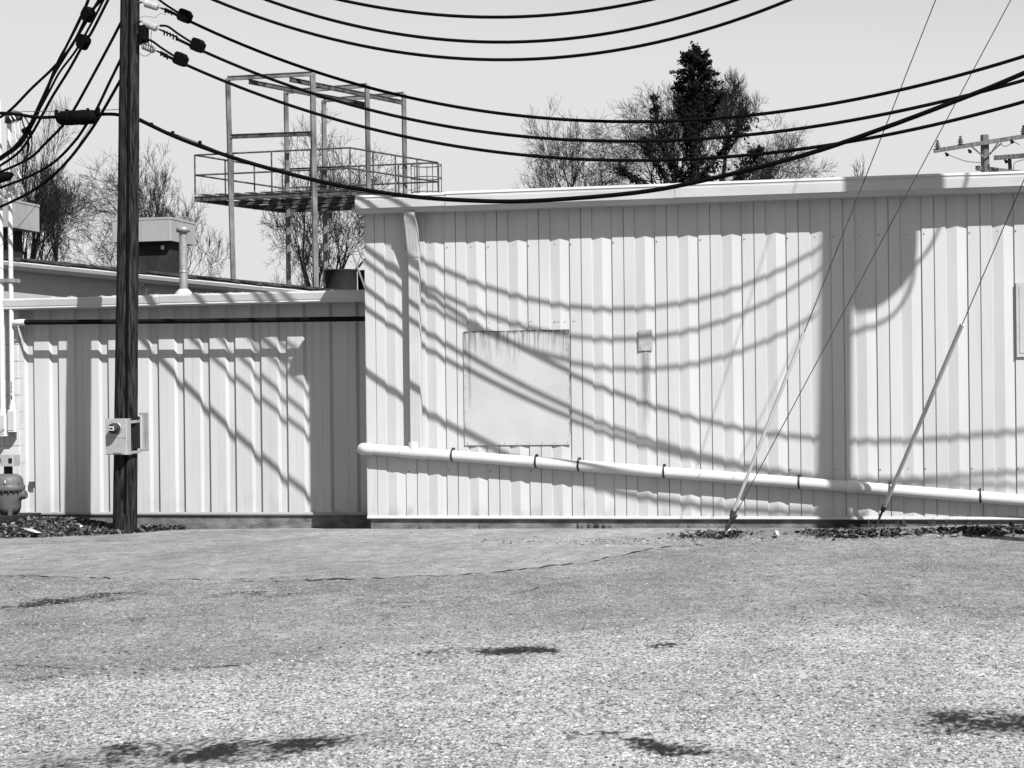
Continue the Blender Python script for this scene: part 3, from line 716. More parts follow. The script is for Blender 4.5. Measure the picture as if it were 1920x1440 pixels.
for pts, y1, m, lab, bxp in [([(640, 0), (780, 24), (930, 33), (1080, 22), (1220, 0)], -.3, -.24, 'highest black cable, dipping into the top edge of the picture', 0),
                        ([(500, 0), (700, 55), (930, 80), (1150, 60), (1380, 0)], -.2, -.26, 'second black cable from the top of the picture', 0),
                        ([(400, 0), (650, 78), (930, 114), (1200, 85), (1480, 0)], -.1, -.28, 'third black cable from the top of the picture', 0)]:
    full = polyspan(pts, 262, 2172, 2, 70)
    wire([atP(x, y, -3.2, y1, m) for x, y in full], .0165, lab, WG)
cm = [(262, 225), (340, 261), (460, 303), (587, 337), (660, 352), (760, 367), (860, 375), (990, 377), (1186, 362), (1325, 337), (1507, 291), (1660, 239), (1800, 186), (1920, 137), (2300, -30)]
cpts = interp_curve(cm, 80)
o = wire([atP(x, y, -3.2, 0, -.28) for x, y in cpts], .022, 'thick black communication cable sagging in front of the white roof edge', WG, 'communication_cable')
MB().tube([atP(x, y, -3.2, 0, -.28) for x, y in interp_curve([(262, 221), (300, 241), (330, 252), (380, 271), (425, 290)], 20)], .005, 6).build('support_strand', STEELD, o)
for x, y in ((324, 252), (375, 270), (284, 236)): 
    q = Vector(atP(x, y, -3.2, 0, -.28)); MB().bar(q - Vector((0, 0, .01)), q + Vector((0, 0, .035)), .03, .03).build('lashing_clamp', BLACK, o)
lc = [(-40, 211), (0, 212), (30, 214), (70, 220), (110, 219), (180, 215), (205, 214), (225, 216), (262, 226)]
o = wire([atP(x, y, -3.2, 0, -.28) for x, y in interp_curve(lc, 50)], .019, 'black communication cable running left from the wooden pole through the splice case', WG, 'communication_cable')
MB().tube([atP(x, y, -3.2, 0, -.28) for x, y in ((40, 209), (110, 209), (180, 207), (232, 205))], .004, 5).build('support_strand', STEELD, o)
sp0, sp1 = Vector(atP(108, 222, -3.2, -.02, -.28)), Vector(atP(181, 219, -3.2, -.02, -.28))
sc_ = thing('splice_case', 'fat black splice case hanging on the cable left of the wooden pole', 'splice case', sp0.lerp(sp1, .5))
MB().tube([sp0, sp0.lerp(sp1, .04), sp0.lerp(sp1, .12), sp0.lerp(sp1, .5), sp0.lerp(sp1, .9), sp0.lerp(sp1, .97), sp1], [.03, .06, .082, .084, .08, .06, .035], 20).build('case', BLACK, sc_)
for u in (.35, .62, .68): 
    c = sp0.lerp(sp1, u); d = (sp1 - sp0).normalized(); MB().tube([c - d * .007, c + d * .007], .087, 20).build('band', BLACKP, sc_)
for u in (-.03, .24, .78, 1.05): 
    c = sp0.lerp(sp1, u); MB().bar(c + Vector((0, 0, .03)), c + Vector((0, 0, .10)), .03, .03).build('hanger', BLACK, sc_)
# service drops from the pole to the masts at the left edge
LG = 'cables dropping left from the wooden pole'
def atS(x, y): return atP(x, y, -2.65, -.25, -.40)
drops = [([(168, -30), (165, 0), (140, 55), (118, 100), (100, 140), (80, 190), (62, 232), (40, 265), (0, 295), (-40, 320)], 'left-most black cable dropping from the top edge at upper left', .016, None),
         ([(215, -40), (190, 0), (165, 28), (135, 85), (100, 127), (60, 165), (15, 210), (-30, 235)], 'black cable with a connector box dropping to the weatherhead', .016, (165, 28)),
         ([(196, -25), (184, 2), (150, 60), (122, 105), (98, 145), (74, 196), (50, 245), (20, 285), (-40, 325)], 'black cable running close beside two others at upper left', .016, None),
         ([(222, -40), (200, 5), (172, 60), (157, 82), (130, 130), (100, 178), (85, 205), (60, 250), (30, 290), (-40, 335)], 'black cable with the lower connector box at upper left', .016, (157, 80)),
         ([(233, 30), (228, 40), (210, 75), (180, 131), (139, 205), (117, 236), (86, 268), (55, 297), (0, 323), (-40, 340)], 'black cable leaving the pole just below the upper insulators', .016, None),
         ([(233, 96), (226, 112), (205, 155), (180, 207), (161, 235), (140, 265), (100, 305), (45, 335), (-40, 366)], 'black cable passing behind the right end of the splice case', .016, None),
         ([(233, 138), (226, 150), (190, 213), (165, 252), (130, 298), (95, 333), (57, 360), (0, 388), (-40, 402)], 'lowest black service cable from the wooden pole', .017, None),
         ([(205, -25), (194, 0), (168, 50), (142, 95), (112, 135), (92, 172), (72, 208), (56, 232), (38, 262), (0, 300), (-40, 322)], 'black cable threading between the two connector boxes at upper left', .013, None),
         ([(176, -30), (162, 12), (136, 66), (112, 108), (94, 150), (76, 200), (58, 240), (30, 280), (-40, 318)], 'slightly thinner black cable next to the left-most dropping one', .012, None)]
for pts, lab, r, bxp in drops:
    o = wire([atS(x, y) for x, y in interp_curve(pts, 60)], r, lab, LG, 'service_cable')
    if bxp: 
        c = atS(*bxp); c2 = atS(bxp[0] - 14, bxp[1] + 26); cover(o, c, c2 - c, .075, .15, .035)
o = wire([atS(x, y) for x, y in [(172, 232), (130, 300), (95, 352), (60, 395), (30, 430), (0, 462)]], .003, 'hair-thin wire slanting down behind the service cables', LG, 'thin_wire', STEELD)

# ------------------------------------------------------------------ service masts at the left edge
def mast(xp, lab, r, ztop_px, zbot_px, Y):
    t0, b0 = Vector(atY(xp + 1, ztop_px, Y)), Vector(atY(xp + 4, zbot_px, Y))
    m_ = thing('service_mast', lab, 'conduit', b0, 'white conduits at the left edge')
    b0.x = t0.x
    MB().tube([b0, t0], r, 16).build('conduit', PVC, m_)
    MB().tube([b0 + Vector((0, 0, .02)), b0 + Vector((0, 0, -.05))], r + .012, 16).build('coupling', PVC, m_)
    lb_ = MB().box((b0.x - r - .025, Y - r - .02, b0.z - .30), (b0.x + r + .03, Y + r + .03, b0.z - .04), .02).build('conduit_body', PVC, m_)
    MB().box((b0.x - r - .01, Y - r - .026, b0.z - .28), (b0.x + r + .012, Y - r - .0205, b0.z - .06)).build('cover', TRIM, lb_)
    zz = float(atY(20, 526, Y)[2]); 
    for z in (zz, ): MB().box((b0.x - r - .03, Y - r - .012, z - .022), (b0.x + r + .03, Y + r + .1, z + .022), .006).build('clamp', GALV, m_)
    return m_, t0
m2, t2 = mast(16, 'right-hand white conduit mast rising from the block pier', .028, 232, 762, .76)
m1_, t1_ = mast(-3, 'white conduit mast cut by the left edge of the photograph', .030, 190, 770, .74)
hd = MB(); hc = t2 + Vector((.05, -.02, .05))
hd.tube([t2 + Vector((-.02, 0, 0)), t2 + Vector((0, -.0, .06)), hc + Vector((.05, -.03, .03)), hc + Vector((.11, -.05, .02)), hc + Vector((.14, -.06, -.01))], [.036, .055, .07, .06, .03], 14).build('weatherhead', STEELD, m2)
for i, lp in enumerate([[(22, 214), (30, 226), (36, 250), (33, 290), (33, 320), (40, 335), (46, 338)], [(40, 212), (50, 225), (56, 240), (60, 268), (56, 288), (44, 300), (42, 338)], [(38, 214), (46, 240), (52, 258), (54, 278), (50, 290), (48, 296)], [(18, 218), (26, 236), (30, 262), (36, 282), (48, 294)], [(60, 215), (58, 240), (52, 270), (50, 300), (46, 330), (43, 345)]]):
    MB().tube([Vector(atY(x, y, .55)) for x, y in interp_curve(lp, 24)], .008, 7).build('drip_loop', (PVC if i in (0, 3) else BLACK), m2)
MB().tube([Vector(atY(x, y, .5)) for x, y in ((42, 246), (50, 244), (60, 250))], [.03, .045, .02], 10).build('tape_bundle', BLACK, m2)
MB().tube([Vector(atY(x, y, .5)) for x, y in ((-10, 338), (0, 334), (15, 330), (24, 326))], [.05, .06, .055, .02], 12).build('tape_bundle', BLACK, m1_)
ink = MB()                              # hand-written marks running down the conduit
for pts in [[(23.6, 715), (22.6, 718), (24.8, 719), (23, 722)], [(24.8, 724), (22.2, 726), (24.6, 728)], [(24.2, 731), (22.8, 733), (24.4, 735), (22.6, 736)], [(22.4, 741), (25, 743), (22.4, 746), (25.2, 747)], [(23, 742), (24.2, 749)]]:
    ink.tube([Vector(atY(x - 2.2, y, .729)) for x, y in pts], .004, 5)
ink.build('ink_marks', INK, m2)

# ------------------------------------------------------------------ gas meter at lower left
gp = Vector(atY(15, 966, .35)); gz = gp.z
gmt = thing('gas_meter', 'grey gas meter with bolted dome standing in the leaf bank', 'gas meter', gp)
sc1 = 1 / 160.0
def gy(y): return float(atY(20, y, .35)[2])
MB().box((gp.x - .55, .0, gz - .12), (gp.x + .22, .75, gz + .005), .01).build('base_slab', DARKBODY, gmt)
body = MB().lathe((gp.x, .35, 0), [(.08, gz + .02), (.125, gz + .035), (.148, gz + .10), (.158, gz + .22), (.164, gy(921)), (.164, gy(918))], 28).build('body', METER, gmt)
MB().lathe((gp.x, .35, 0), [(.194, gy(919)), (.200, gy(917)), (.200, gy(911)), (.192, gy(909))], 32).build('flange', METER, gmt)
dm = MB().lathe((gp.x, .35, 0), [(.182, gy(909)), (.176, gy(899)), (.155, gy(893)), (.11, gy(889)), (.055, gy(888))], 28).build('dome', METER, gmt)
bl = MB().lathe((0, 0, 0), [(.010, -.035), (.010, .012)], 6).mesh('flange_bolt', STEELD)
for i in range(18):
    a = 2 * math.pi * i / 18; o = link('flange_bolt', bl, gmt); o.location = (gp.x + (.183) * math.cos(a), .35 + (.183) * math.sin(a), gy(917))
for a in (-2.2, -.9, .6, 2.2):
    MB().tube([(gp.x + .10 * math.cos(a), .35 + .10 * math.sin(a), gz - .0), (gp.x + .13 * math.cos(a), .35 + .13 * math.sin(a), gz + .12)], [.03, .026], 10).build('foot', METER, gmt)
MB().tube([(gp.x + .10, .36, gy(932)), (gp.x + .165, .36, gy(929)), (gp.x + .195, .36, gy(928))], [.06, .05, .044], 16).build('outlet', METER, gmt)
MB().tube([(gp.x + .19, .36, gy(928)), (gp.x + .225, .36, gy(927))], [.053, .046], 12).build('outlet_cap', METER, gmt)
MB().tube([(gp.x + .18, .28, gy(915)), (gp.x + .182, .28, gy(904))], .01, 8).build('flange_stud', METER, gmt)
MB().tube([(gp.x - .14, .26, gy(930)), (gp.x - .25, .16, gy(920)), (gp.x - .34, .08, gy(916)), (gp.x - .5, -.02, gy(914))], [.085, .075, .075, .075], 18).build('inlet', METER, gmt)
MB().tube([(gp.x + .01, .35, gy(889)), (gp.x + .01, .35, gy(874))], .05, 14).build('neck', INK, gmt)
ix0 = Vector(atY(5, 874, .30)); ix1 = Vector(atY(29, 853, .30))
ib = MB().box((ix0.x, .24, ix0.z), (ix1.x, .42, ix1.z), .01).build('index_box', BOXG, gmt)
MB().box((ix1.x - .055, .232, ix0.z + .04), (ix1.x - .012, .2395, ix1.z - .035)).build('index_window', INK, ib)
MB().box((gp.x + .06, .155, gy(905)), (gp.x + .075, .165, gy(899))).build('label_sticker', PVC, gmt)
MB().tube([(ix0.x - .02, .3, ix0.z + .06), (ix0.x - .10, .3, ix0.z + .12), (ix0.x - .12, .3, ix0.z + .35), (ix0.x - .12, .55, ix0.z + .42)], .022, 10).build('vent_tube', GALV, gmt)

# ------------------------------------------------------------------ guy wires
def guy(anchor_px, top_z, lab, guard=None, rodlen=.25, gr_=.023):
    A_ = Vector(on_ground(*anchor_px, 0.0)); T_ = p2(top_z)
    g = thing('guy_wire', lab, 'guy wire', A_, 'guy wires of the pole at right')
    d = (T_ - A_).normalized()
    MB().tube([A_ - d * .25, A_ + d * rodlen], .012, 8).build('anchor_rod', STEELD, g)
    MB().tube([A_ + d * (rodlen - .04), A_ + d * (rodlen + .03)], [.022, .03], 8).build('thimble', STEELD, g)
    MB().tube([A_ + d * (rodlen - .02), A_.lerp(T_, .5), T_], .0048, 6).build('strand', WIREM, g)
    if guard:
        s_, e_ = guard
        b = MB(); side = d.cross(Vector((0, 1, 0))).normalized(); n = 12; vs_ = []; pts = []
        MB().tube([A_ + d * s_, A_ + d * (s_ + .06), A_ + d * e_], [.012, gr_ * .9, gr_], 12).build('guard_sleeve', GUARD, g)
    return g
guy((1357, 1005), 9.54, 'guy wire whose pale plastic sleeve starts left of the other anchor', (.28, 2.16), .25, .018)
guy((1357.5, 1004), 7.04, 'bare thin guy wire sharing the left anchor', None, .22)
guy((1641, 990), 5.84, 'right-hand guy wire with pale plastic sleeve over the leaf ridge', (.27, 2.42))
# two tails of cable leaving the second pole to the right
def src(x, y, Y):                      # point whose shadow falls at that spot of the wall
    q = atY(x, y, 0); return Vector((q[0] - .96 * Y, Y, q[2] - 1.41 * Y))
for i, pts in enumerate([[(1572, 570), (1610, 552), (1650, 538), (1690, 517), (1725, 487), (1750, 452), (1768, 400), (1780, 330)], [(1572, 640), (1600, 622), (1640, 610), (1675, 590), (1700, 555), (1712, 520), (1716, 470), (1720, 400)]]):
    wire([src(x, y, -3.05 - .1 * i) for x, y in interp_curve(pts, 40)], .018, ['upper', 'lower'][i] + ' jumper cable at the out of frame pole, seen as a curved shadow', 'jumper cables of the pole at right', 'jumper_cable')

# ------------------------------------------------------------------ things on the roofs
def hood(x0p, x1p, x2p, ytop, ybot, bodyl, bodyr, yb2, D, lab):
    Y = D
    a = atY(x0p, ytop, Y); b = atY(x1p, ytop, Y); c = atY(x1p, ybot, Y)
    dep = 1.0
    h = thing('exhaust_hood', lab, 'roof vent', (a[0], Y, c[2] - .6), 'sheet metal hoods on the rear roof')
    x0, x1, z0, z1 = float(a[0]), float(b[0]), float(c[2]), float(b[2])
    hb = MB(); hb.box((x0, Y, z0), (x1, Y + dep, z1), .012).build('hood', HOOD, h)
    MB().box((x0 - .008, Y - .006, z1 - .03), (x1 + .008, Y + dep + .006, z1 + .004), .012).build('rim', HOOD, h)
    s0 = atY(bodyl, ybot, Y + .15); s1 = atY(bodyr, ybot, Y + .15); zb_ = float(atY(bodyl, yb2, Y)[2]) - .6
    MB().box((float(s0[0]), Y + .15, zb_), (float(s1[0]), Y + .85, z0)).build('housing', DARKBODY, h)
    MB().box((float(s1[0]) - .14, Y + .142, z0 - .12), (float(s1[0]) - .09, Y + .149, z0 - .06)).build('label_plate', PVC, h)
    sm2 = MB().box(((x0 + x1) / 2 - .003, Y - .003, z0 + .01), ((x0 + x1) / 2 + .003, Y + .002, z1 - .03)).build('seam', STEELG, h)
hood(209, 320, 375, 407, 451, 250, 318, 505, 7.5, 'grey sheet metal exhaust hood right of the wooden pole')
hood(-95, 18, 62, 373, 425, -60, 2, 480, 7.0, 'grey sheet metal exhaust hood at the left edge')
vp = Vector(atY(344.5, 552, 3.2)); vt = Vector(atY(344, 436, 3.2))
v = thing('vent_pipe', 'thin metal vent pipe with flat cap on the low roof', 'vent pipe', vp)
MB().tube([(vp.x, 3.2, vp.z - .05), (vp.x, 3.2, vt.z)], .052, 18).build('pipe', GALV, v)
MB().lathe((vp.x, 3.2, 0), [(.06, vt.z), (.085, vt.z + .005), (.088, vt.z + .05), (.082, vt.z + .062), (.02, vt.z + .068)], 22).build('cap', GALV, v)
MB().lathe((vp.x, 3.2, 0), [(.055, vt.z - .52), (.057, vt.z - .515), (.057, vt.z - .495), (.053, vt.z - .49)], 18).build('joint_ring', GALV, v)
MB().lathe((vp.x, 3.2, 0), [(.13, vp.z - .02), (.10, vp.z + .03), (.06, vp.z + .07)], 18).build('flashing', TRIM, v)
tk = Vector(atY(640, 545, 9.0)); tz = float(atY(640, 506, 9.0)[2])
tkt = thing('roof_tank', 'round dark steel tub on the rear roof beside the white building', 'tank', tk)
MB().lathe((tk.x, 9.0, 0), [(.24, tk.z - .6), (.25, tk.z), (.25, tz - .03), (.262, tz - .02), (.262, tz), (.23, tz)], 28).build('tub', DARKBODY, tkt)
MB().lathe((tk.x + .42, 9.3, 0), [(.22, tk.z - .6), (.23, tz - .02), (.24, tz - .01), (.21, tz)], 24).build('second_tub', DARKBODY, tkt)
for i, (p0, p1_, lab) in enumerate([((643, 430), (688, 548), 'longer thin metal rod leaning behind the corner of the white building'), ((660, 440), (694, 520), 'shorter thin metal rod leaning behind the corner of the white building')]):
    a, b = Vector(atY(*p0, 7.5)), Vector(atY(*p1_, 7.5)); o = MB().bar(a, b + (b - a) * .5, .022, .022).build('leaning_rod', STEELG); tag(o, lab, 'rod', 'rods behind the white building')

# steel access platform
K = 50 / 32.0
st = thing('steel_platform', 'open steel access platform with handrails rising behind the roofs', 'steel frame', atD(500, 800, 50))
def S(x, y, d): return Vector(atD(x, y, d * K))
posts = {'A': ((427, 147), (437.5, 530), 32, 10), 'B': ((586, 138), (592, 540), 31.6, 11), 'C': ((536, 172), (541.5, 540), 33.4, 9), 'D': ((607, 188), (611, 540), 34.2, 9), 'E': ((688, 160), (693.5, 500), 33.0, 9.5), 'F': ((757, 176), (761.5, 500), 33.8, 9)}
tops = {}
for k_, (a, b, d, wpx) in posts.items():
    ta, tb_ = S(*a, d), S(*b, d); wd = wpx * d * K / F; tops[k_] = ta
    b_ = MB(); b_.bar(ta, tb_ + (tb_ - ta).normalized() * 2.5, wd, wd * .25); b_.bar(ta + Vector((0, .001, 0)) , tb_ + (tb_ - ta).normalized() * 2.5, wd * .3, wd * .9)
    b_.build('post', STEELG, st)
def beam(a, b, h, name='beam', m=STEELG): 
    b_ = MB(); b_.bar(a, b, h * .5, h); b_.bar(Vector(a) + Vector((0, 0, h * .5)), Vector(b) + Vector((0, 0, h * .5)), h * .9, h * .14); b_.bar(Vector(a) - Vector((0, 0, h * .5)), Vector(b) - Vector((0, 0, h * .5)), h * .9, h * .14); return b_.build(name, m, st)
for p_, q_ in (('A', 'B'), ('C', 'E'), ('D', 'F')): beam(tops[p_], tops[q_], .10)
beam(S(467, 153, 31.9), S(684, 196, 33.2), .10, 'rail_beam', STEELD); beam(S(544, 149, 31.6), S(754, 192, 33.8), .10, 'rail_beam', STEELD)
beam(S(433, 256, 32), S(588, 250, 31.6), .10, 'cross_beam', STEELD)
L_, N_, R_, F_ = S(366, 366, 32.2), S(657, 357, 31.5), S(822, 378, 33.6), S(530, 388, 34.3)
zd = L_.z
for q in (N_, R_, F_): q.z = zd
def quadslab(c, z0, z1, b): 
    b.add([(q.x, q.y, z0) for q in c] + [(q.x, q.y, z1) for q in c], [(3, 2, 1, 0), (4, 5, 6, 7)] + [(i, (i + 1) % 4, 4 + (i + 1) % 4, 4 + i) for i in range(4)])
for i in range(10):                     # open grating planks
    u0, u1 = i / 10 + .022, (i + 1) / 10 - .022
    b_ = MB(); quadslab([L_.lerp(N_, u0), L_.lerp(N_, u1), F_.lerp(R_, u1), F_.lerp(R_, u0)], zd + .0, zd + .02, b_); b_.build('deck_plank', STEELD, st)
for a, b in ((L_, N_), (N_, R_), (R_, F_), (F_, L_)): beam(a - Vector((0, 0, .1)), b - Vector((0, 0, .1)), .11, 'deck_beam', STEELD)
for u in (.33, .66): beam(L_.lerp(F_, u) - Vector((0, 0, .12)), N_.lerp(R_, u) - Vector((0, 0, .12)), .10, 'joist', STEELD)
hr = 1.05
for hh in (hr, hr * .5):
    for a, b in ((L_, N_), (N_, R_), (R_, F_), (F_, L_)): MB().tube([a + Vector((0, 0, hh)), b + Vector((0, 0, hh))], .024, 7).build('handrail', STEELD, st)
for a, b, n in ((L_, N_, 4), (N_, R_, 4), (R_, F_, 4), (F_, L_, 3)):
    for i in range(n): q = a.lerp(b, i / n); MB().tube([q, q + Vector((0, 0, hr))], .022, 7).build('rail_post', STEELD, st)
cg = MB()                               # ladder cage at the far right end
cc = R_ + Vector((-.25, -.3, 0))
for zz in (0.2, .6, .95): cg.tube([cc + Vector((math.cos(a) * .42, math.sin(a) * .42, zz)) for a in np.linspace(0, 2 * math.pi, 15)], .014, 5)
for a in np.linspace(0, 2 * math.pi, 8)[:-1]: cg.tube([cc + Vector((math.cos(a) * .42, math.sin(a) * .42, -.1)), cc + Vector((math.cos(a) * .42, math.sin(a) * .42, .98))], .012, 5)
cg.build('ladder_cage', STEELD, st)

# ------------------------------------------------------------------ far utility pole with crossarms
FD = 62.0
fp_ = thing('utility_pole', 'distant wooden utility pole with crossarms above the roof at right', 'utility pole', atD(1852, 860, FD))
def Q(x, y, dd=0): return Vector(atD(x, y, FD + dd))
MB().tube([Q(1854, 860), Q(1850, 420), Q(1846, 253)], [.17, .15, .13], 16).build('shaft', POLE2, fp_)
MB().bar(Q(1751, 283, -.2), Q(1960, 249, -.2), .10, .135).build('crossarm', POLE2, fp_)
MB().bar(Q(1832, 315, -.2), Q(1920, 325, 2.5), .12, .15).build('crossarm', POLE2, fp_)
MB().bar(Q(1864, 296, -.3), Q(1975, 288, -1.2), .12, .14).build('crossarm', POLE2, fp_)
for a, b in (((1822, 275), (1846, 295)), ((1878, 268), (1848, 295)), ((1871, 268), (1856, 290))): MB().bar(Q(*a, -.25), Q(*b, -.25), .03, .05).build('brace', POLE2, fp_)
for x, y in ((1758, 272), (1801, 264), (1919, 244)):
    b_ = MB().lathe(Q(x, y + 8, -.2), [(.03, -.05), (.05, .0), (.10, .03), (.04, .06), (.11, .10), (.04, .13), (.08, .17), (.03, .21), (.05, .26), (.02, .30)], 12); b_.build('insulator', STEELD, fp_)
for x, y in ((1776, 290), (1819, 284), (1898, 266), (1887, 303)): MB().tube([Q(x - 4, y - 4, -.3), Q(x, y, -.3), Q(x + 1, y + 3, -.3)], [.02, .06, .05], 8).build('cutout', BLACKP, fp_)
MB().tube([Q(1893, 298, -.4), Q(1894, 318, -.4)], .06, 8).build('arrester', STEELD, fp_)
for lp in ([(1778, 290), (1795, 297), (1815, 303), (1843, 305)], [(1876, 270), (1882, 274), (1890, 273), (1900, 266), (1912, 272)], [(1900, 318), (1902, 306), (1910, 302), (1925, 298)]): MB().tube([Q(x, y, -.3) for x, y in interp_curve(lp, 16)], .012, 5).build('jumper_wire', STEELD, fp_)

# ------------------------------------------------------------------ trees
def grow(seed, levels=6, spread=.66, nlimb=5, ratio=.76, upbias=.035, trunkfrac=.22):
    rd = random.Random(seed); segs = []
    def rot(d, ang, az):
        u = d.orthogonal().normalized(); v_ = d.cross(u); return (d * math.cos(ang) + (u * math.cos(az) + v_ * math.sin(az)) * math.sin(ang)).normalized()
    def branch(p_, d, L, r, lv):
        n = 4 if lv < 3 else 3; pts = [p_]; rs = [r]; q = p_.copy(); dd = d.copy()
        for i in range(n):
            dd = (dd + Vector((rd.gauss(0, .12), rd.gauss(0, .12), rd.gauss(0, .10) + upbias))).normalized(); q = q + dd * (L / n); pts.append(q.copy()); rs.append(r * (1 - .45 * (i + 1) / n))
        segs.append((lv, pts, rs))
        if lv >= levels: return
        kids = nlimb if lv == 0 else (3 if levels > 6 else rd.choice((3, 4, 4))) if lv < levels - 1 else 5
        az0 = rd.uniform(0, 6.28)
        for i in range(kids):
            u = rd.uniform(.35, 1.0) if lv else rd.uniform(.7, 1.0)
            if i == 0: u = 1.0
            k_ = min(n, max(1, int(round(u * n)))); ang = rd.uniform(.35, 1.1) * spread * (1.25 if lv else 1.0)
            if i == 0 and lv < 3: ang *= .4
            az = az0 + i * 2.4 + rd.uniform(-.5, .5)
            branch(pts[k_], rot(dd, ang, az), L * ratio * rd.uniform(.75, 1.15), rs[k_] * rd.uniform(.55, .75), lv + 1)
    branch(Vector((0, 0, 0)), Vector((0, 0, 1)), trunkfrac, .02, 0)
    return segs
def tree(cxp, x0p, x1p, topp, D, seed, lab, levels=6, thick=.8, twig=.0075, tall=1.0, cat='tree', group='bare trees behind the buildings', **kw):
    segs = grow(seed, levels, **kw)
    P = np.array([p_ for _, pts, _ in segs for p_ in pts])
    s = D / F
    base = atD(cxp, 800, D); base = np.array([base[0], base[1], 0.0])
    H = (YH - topp - (cxp - 960) * math.sin(ROLL) * 1.0) * s + CAM[2]
    lat = P @ RT; l0, l1 = np.percentile(lat, 1), np.percentile(lat, 99)
    sx_l = (cxp - x0p) * s / max(-l0, 1e-3); sx_r = (x1p - cxp) * s / max(l1, 1e-3); zm_ = np.percentile(P[:, 2], 99.7)
    ss = (sx_l + sx_r) / 2; sz = min(ss * tall, H / zm_); zo = H - sz * zm_
    def xf(p_):
        l = p_.dot(Vector(RT)); f_ = p_.dot(Vector(FW)); l *= sx_l if l < 0 else sx_r
        v_ = Vector(RT) * l + Vector(FW) * (f_ * ss); return Vector((v_.x, v_.y, p_.z * sz + zo))
    t_ = tag(bpy.data.objects.new('bare_tree', None), lab, cat, group); t_.location = base; col.objects.link(t_)
    tb, cb = MB(), MB()
    if zo > .05: tb.tube([(0, 0, -.2), (0, 0, zo)], [.034 * sz * thick, .02 * sz * thick], 8, False)
    for lv, pts, rs in segs:
        q = [xf(p_) for p_ in pts]; rr = [max(r * sz * thick, twig * (1.0 if lv >= levels - 1 else 1.4)) for r in rs]
        (tb if lv < 2 else cb).tube(q, rr, 8 if lv < 2 else (4 if lv < 4 else 3), False)
    for b, nm in ((tb, 'trunk'), (cb, 'crown')):
        o = link(nm, b.mesh(nm, BARK)); o.parent = t_
    return t_, base, segs, xf
tree(35, -90, 135, 205, 95, 3, 'bare tree at the left edge behind the conduits', 6)
tree(262, 118, 404, 284, 100, 8, 'broad bare tree behind the wooden pole and the exhaust hood', 7, thick=.8, twig=.007, tall=1.05, nlimb=7, ratio=.74)
tree(120, 60, 190, 330, 120, 5, 'smaller bare tree low behind the left exhaust hood', 6, thick=.8, tall=1.2)
tree(640, 488, 768, 226, 92, 12, 'bare tree seen through the steel platform', 7, thick=1.1, twig=.007, tall=1.15, nlimb=6, ratio=.74)
tree(1100, 985, 1210, 215, 110, 17, 'low bare tree left of the dark evergreen', 6)
tree(1245, 1128, 1390, 128, 104, 21, 'tall bare tree just left of the dark evergreen', 7, thick=.8, twig=.007, nlimb=7, ratio=.74, upbias=.05)
tree(1360, 1290, 1425, 135, 108, 23, 'slim bare tree behind the right side of the dark evergreen', 6, upbias=.08)
tree(1440, 1370, 1552, 222, 112, 26, 'bare tree right of the dark evergreen', 6)
tree(1597, 1560, 1634, 306, 170, 31, 'small far bare tree above the roof at right', 5, twig=.016)

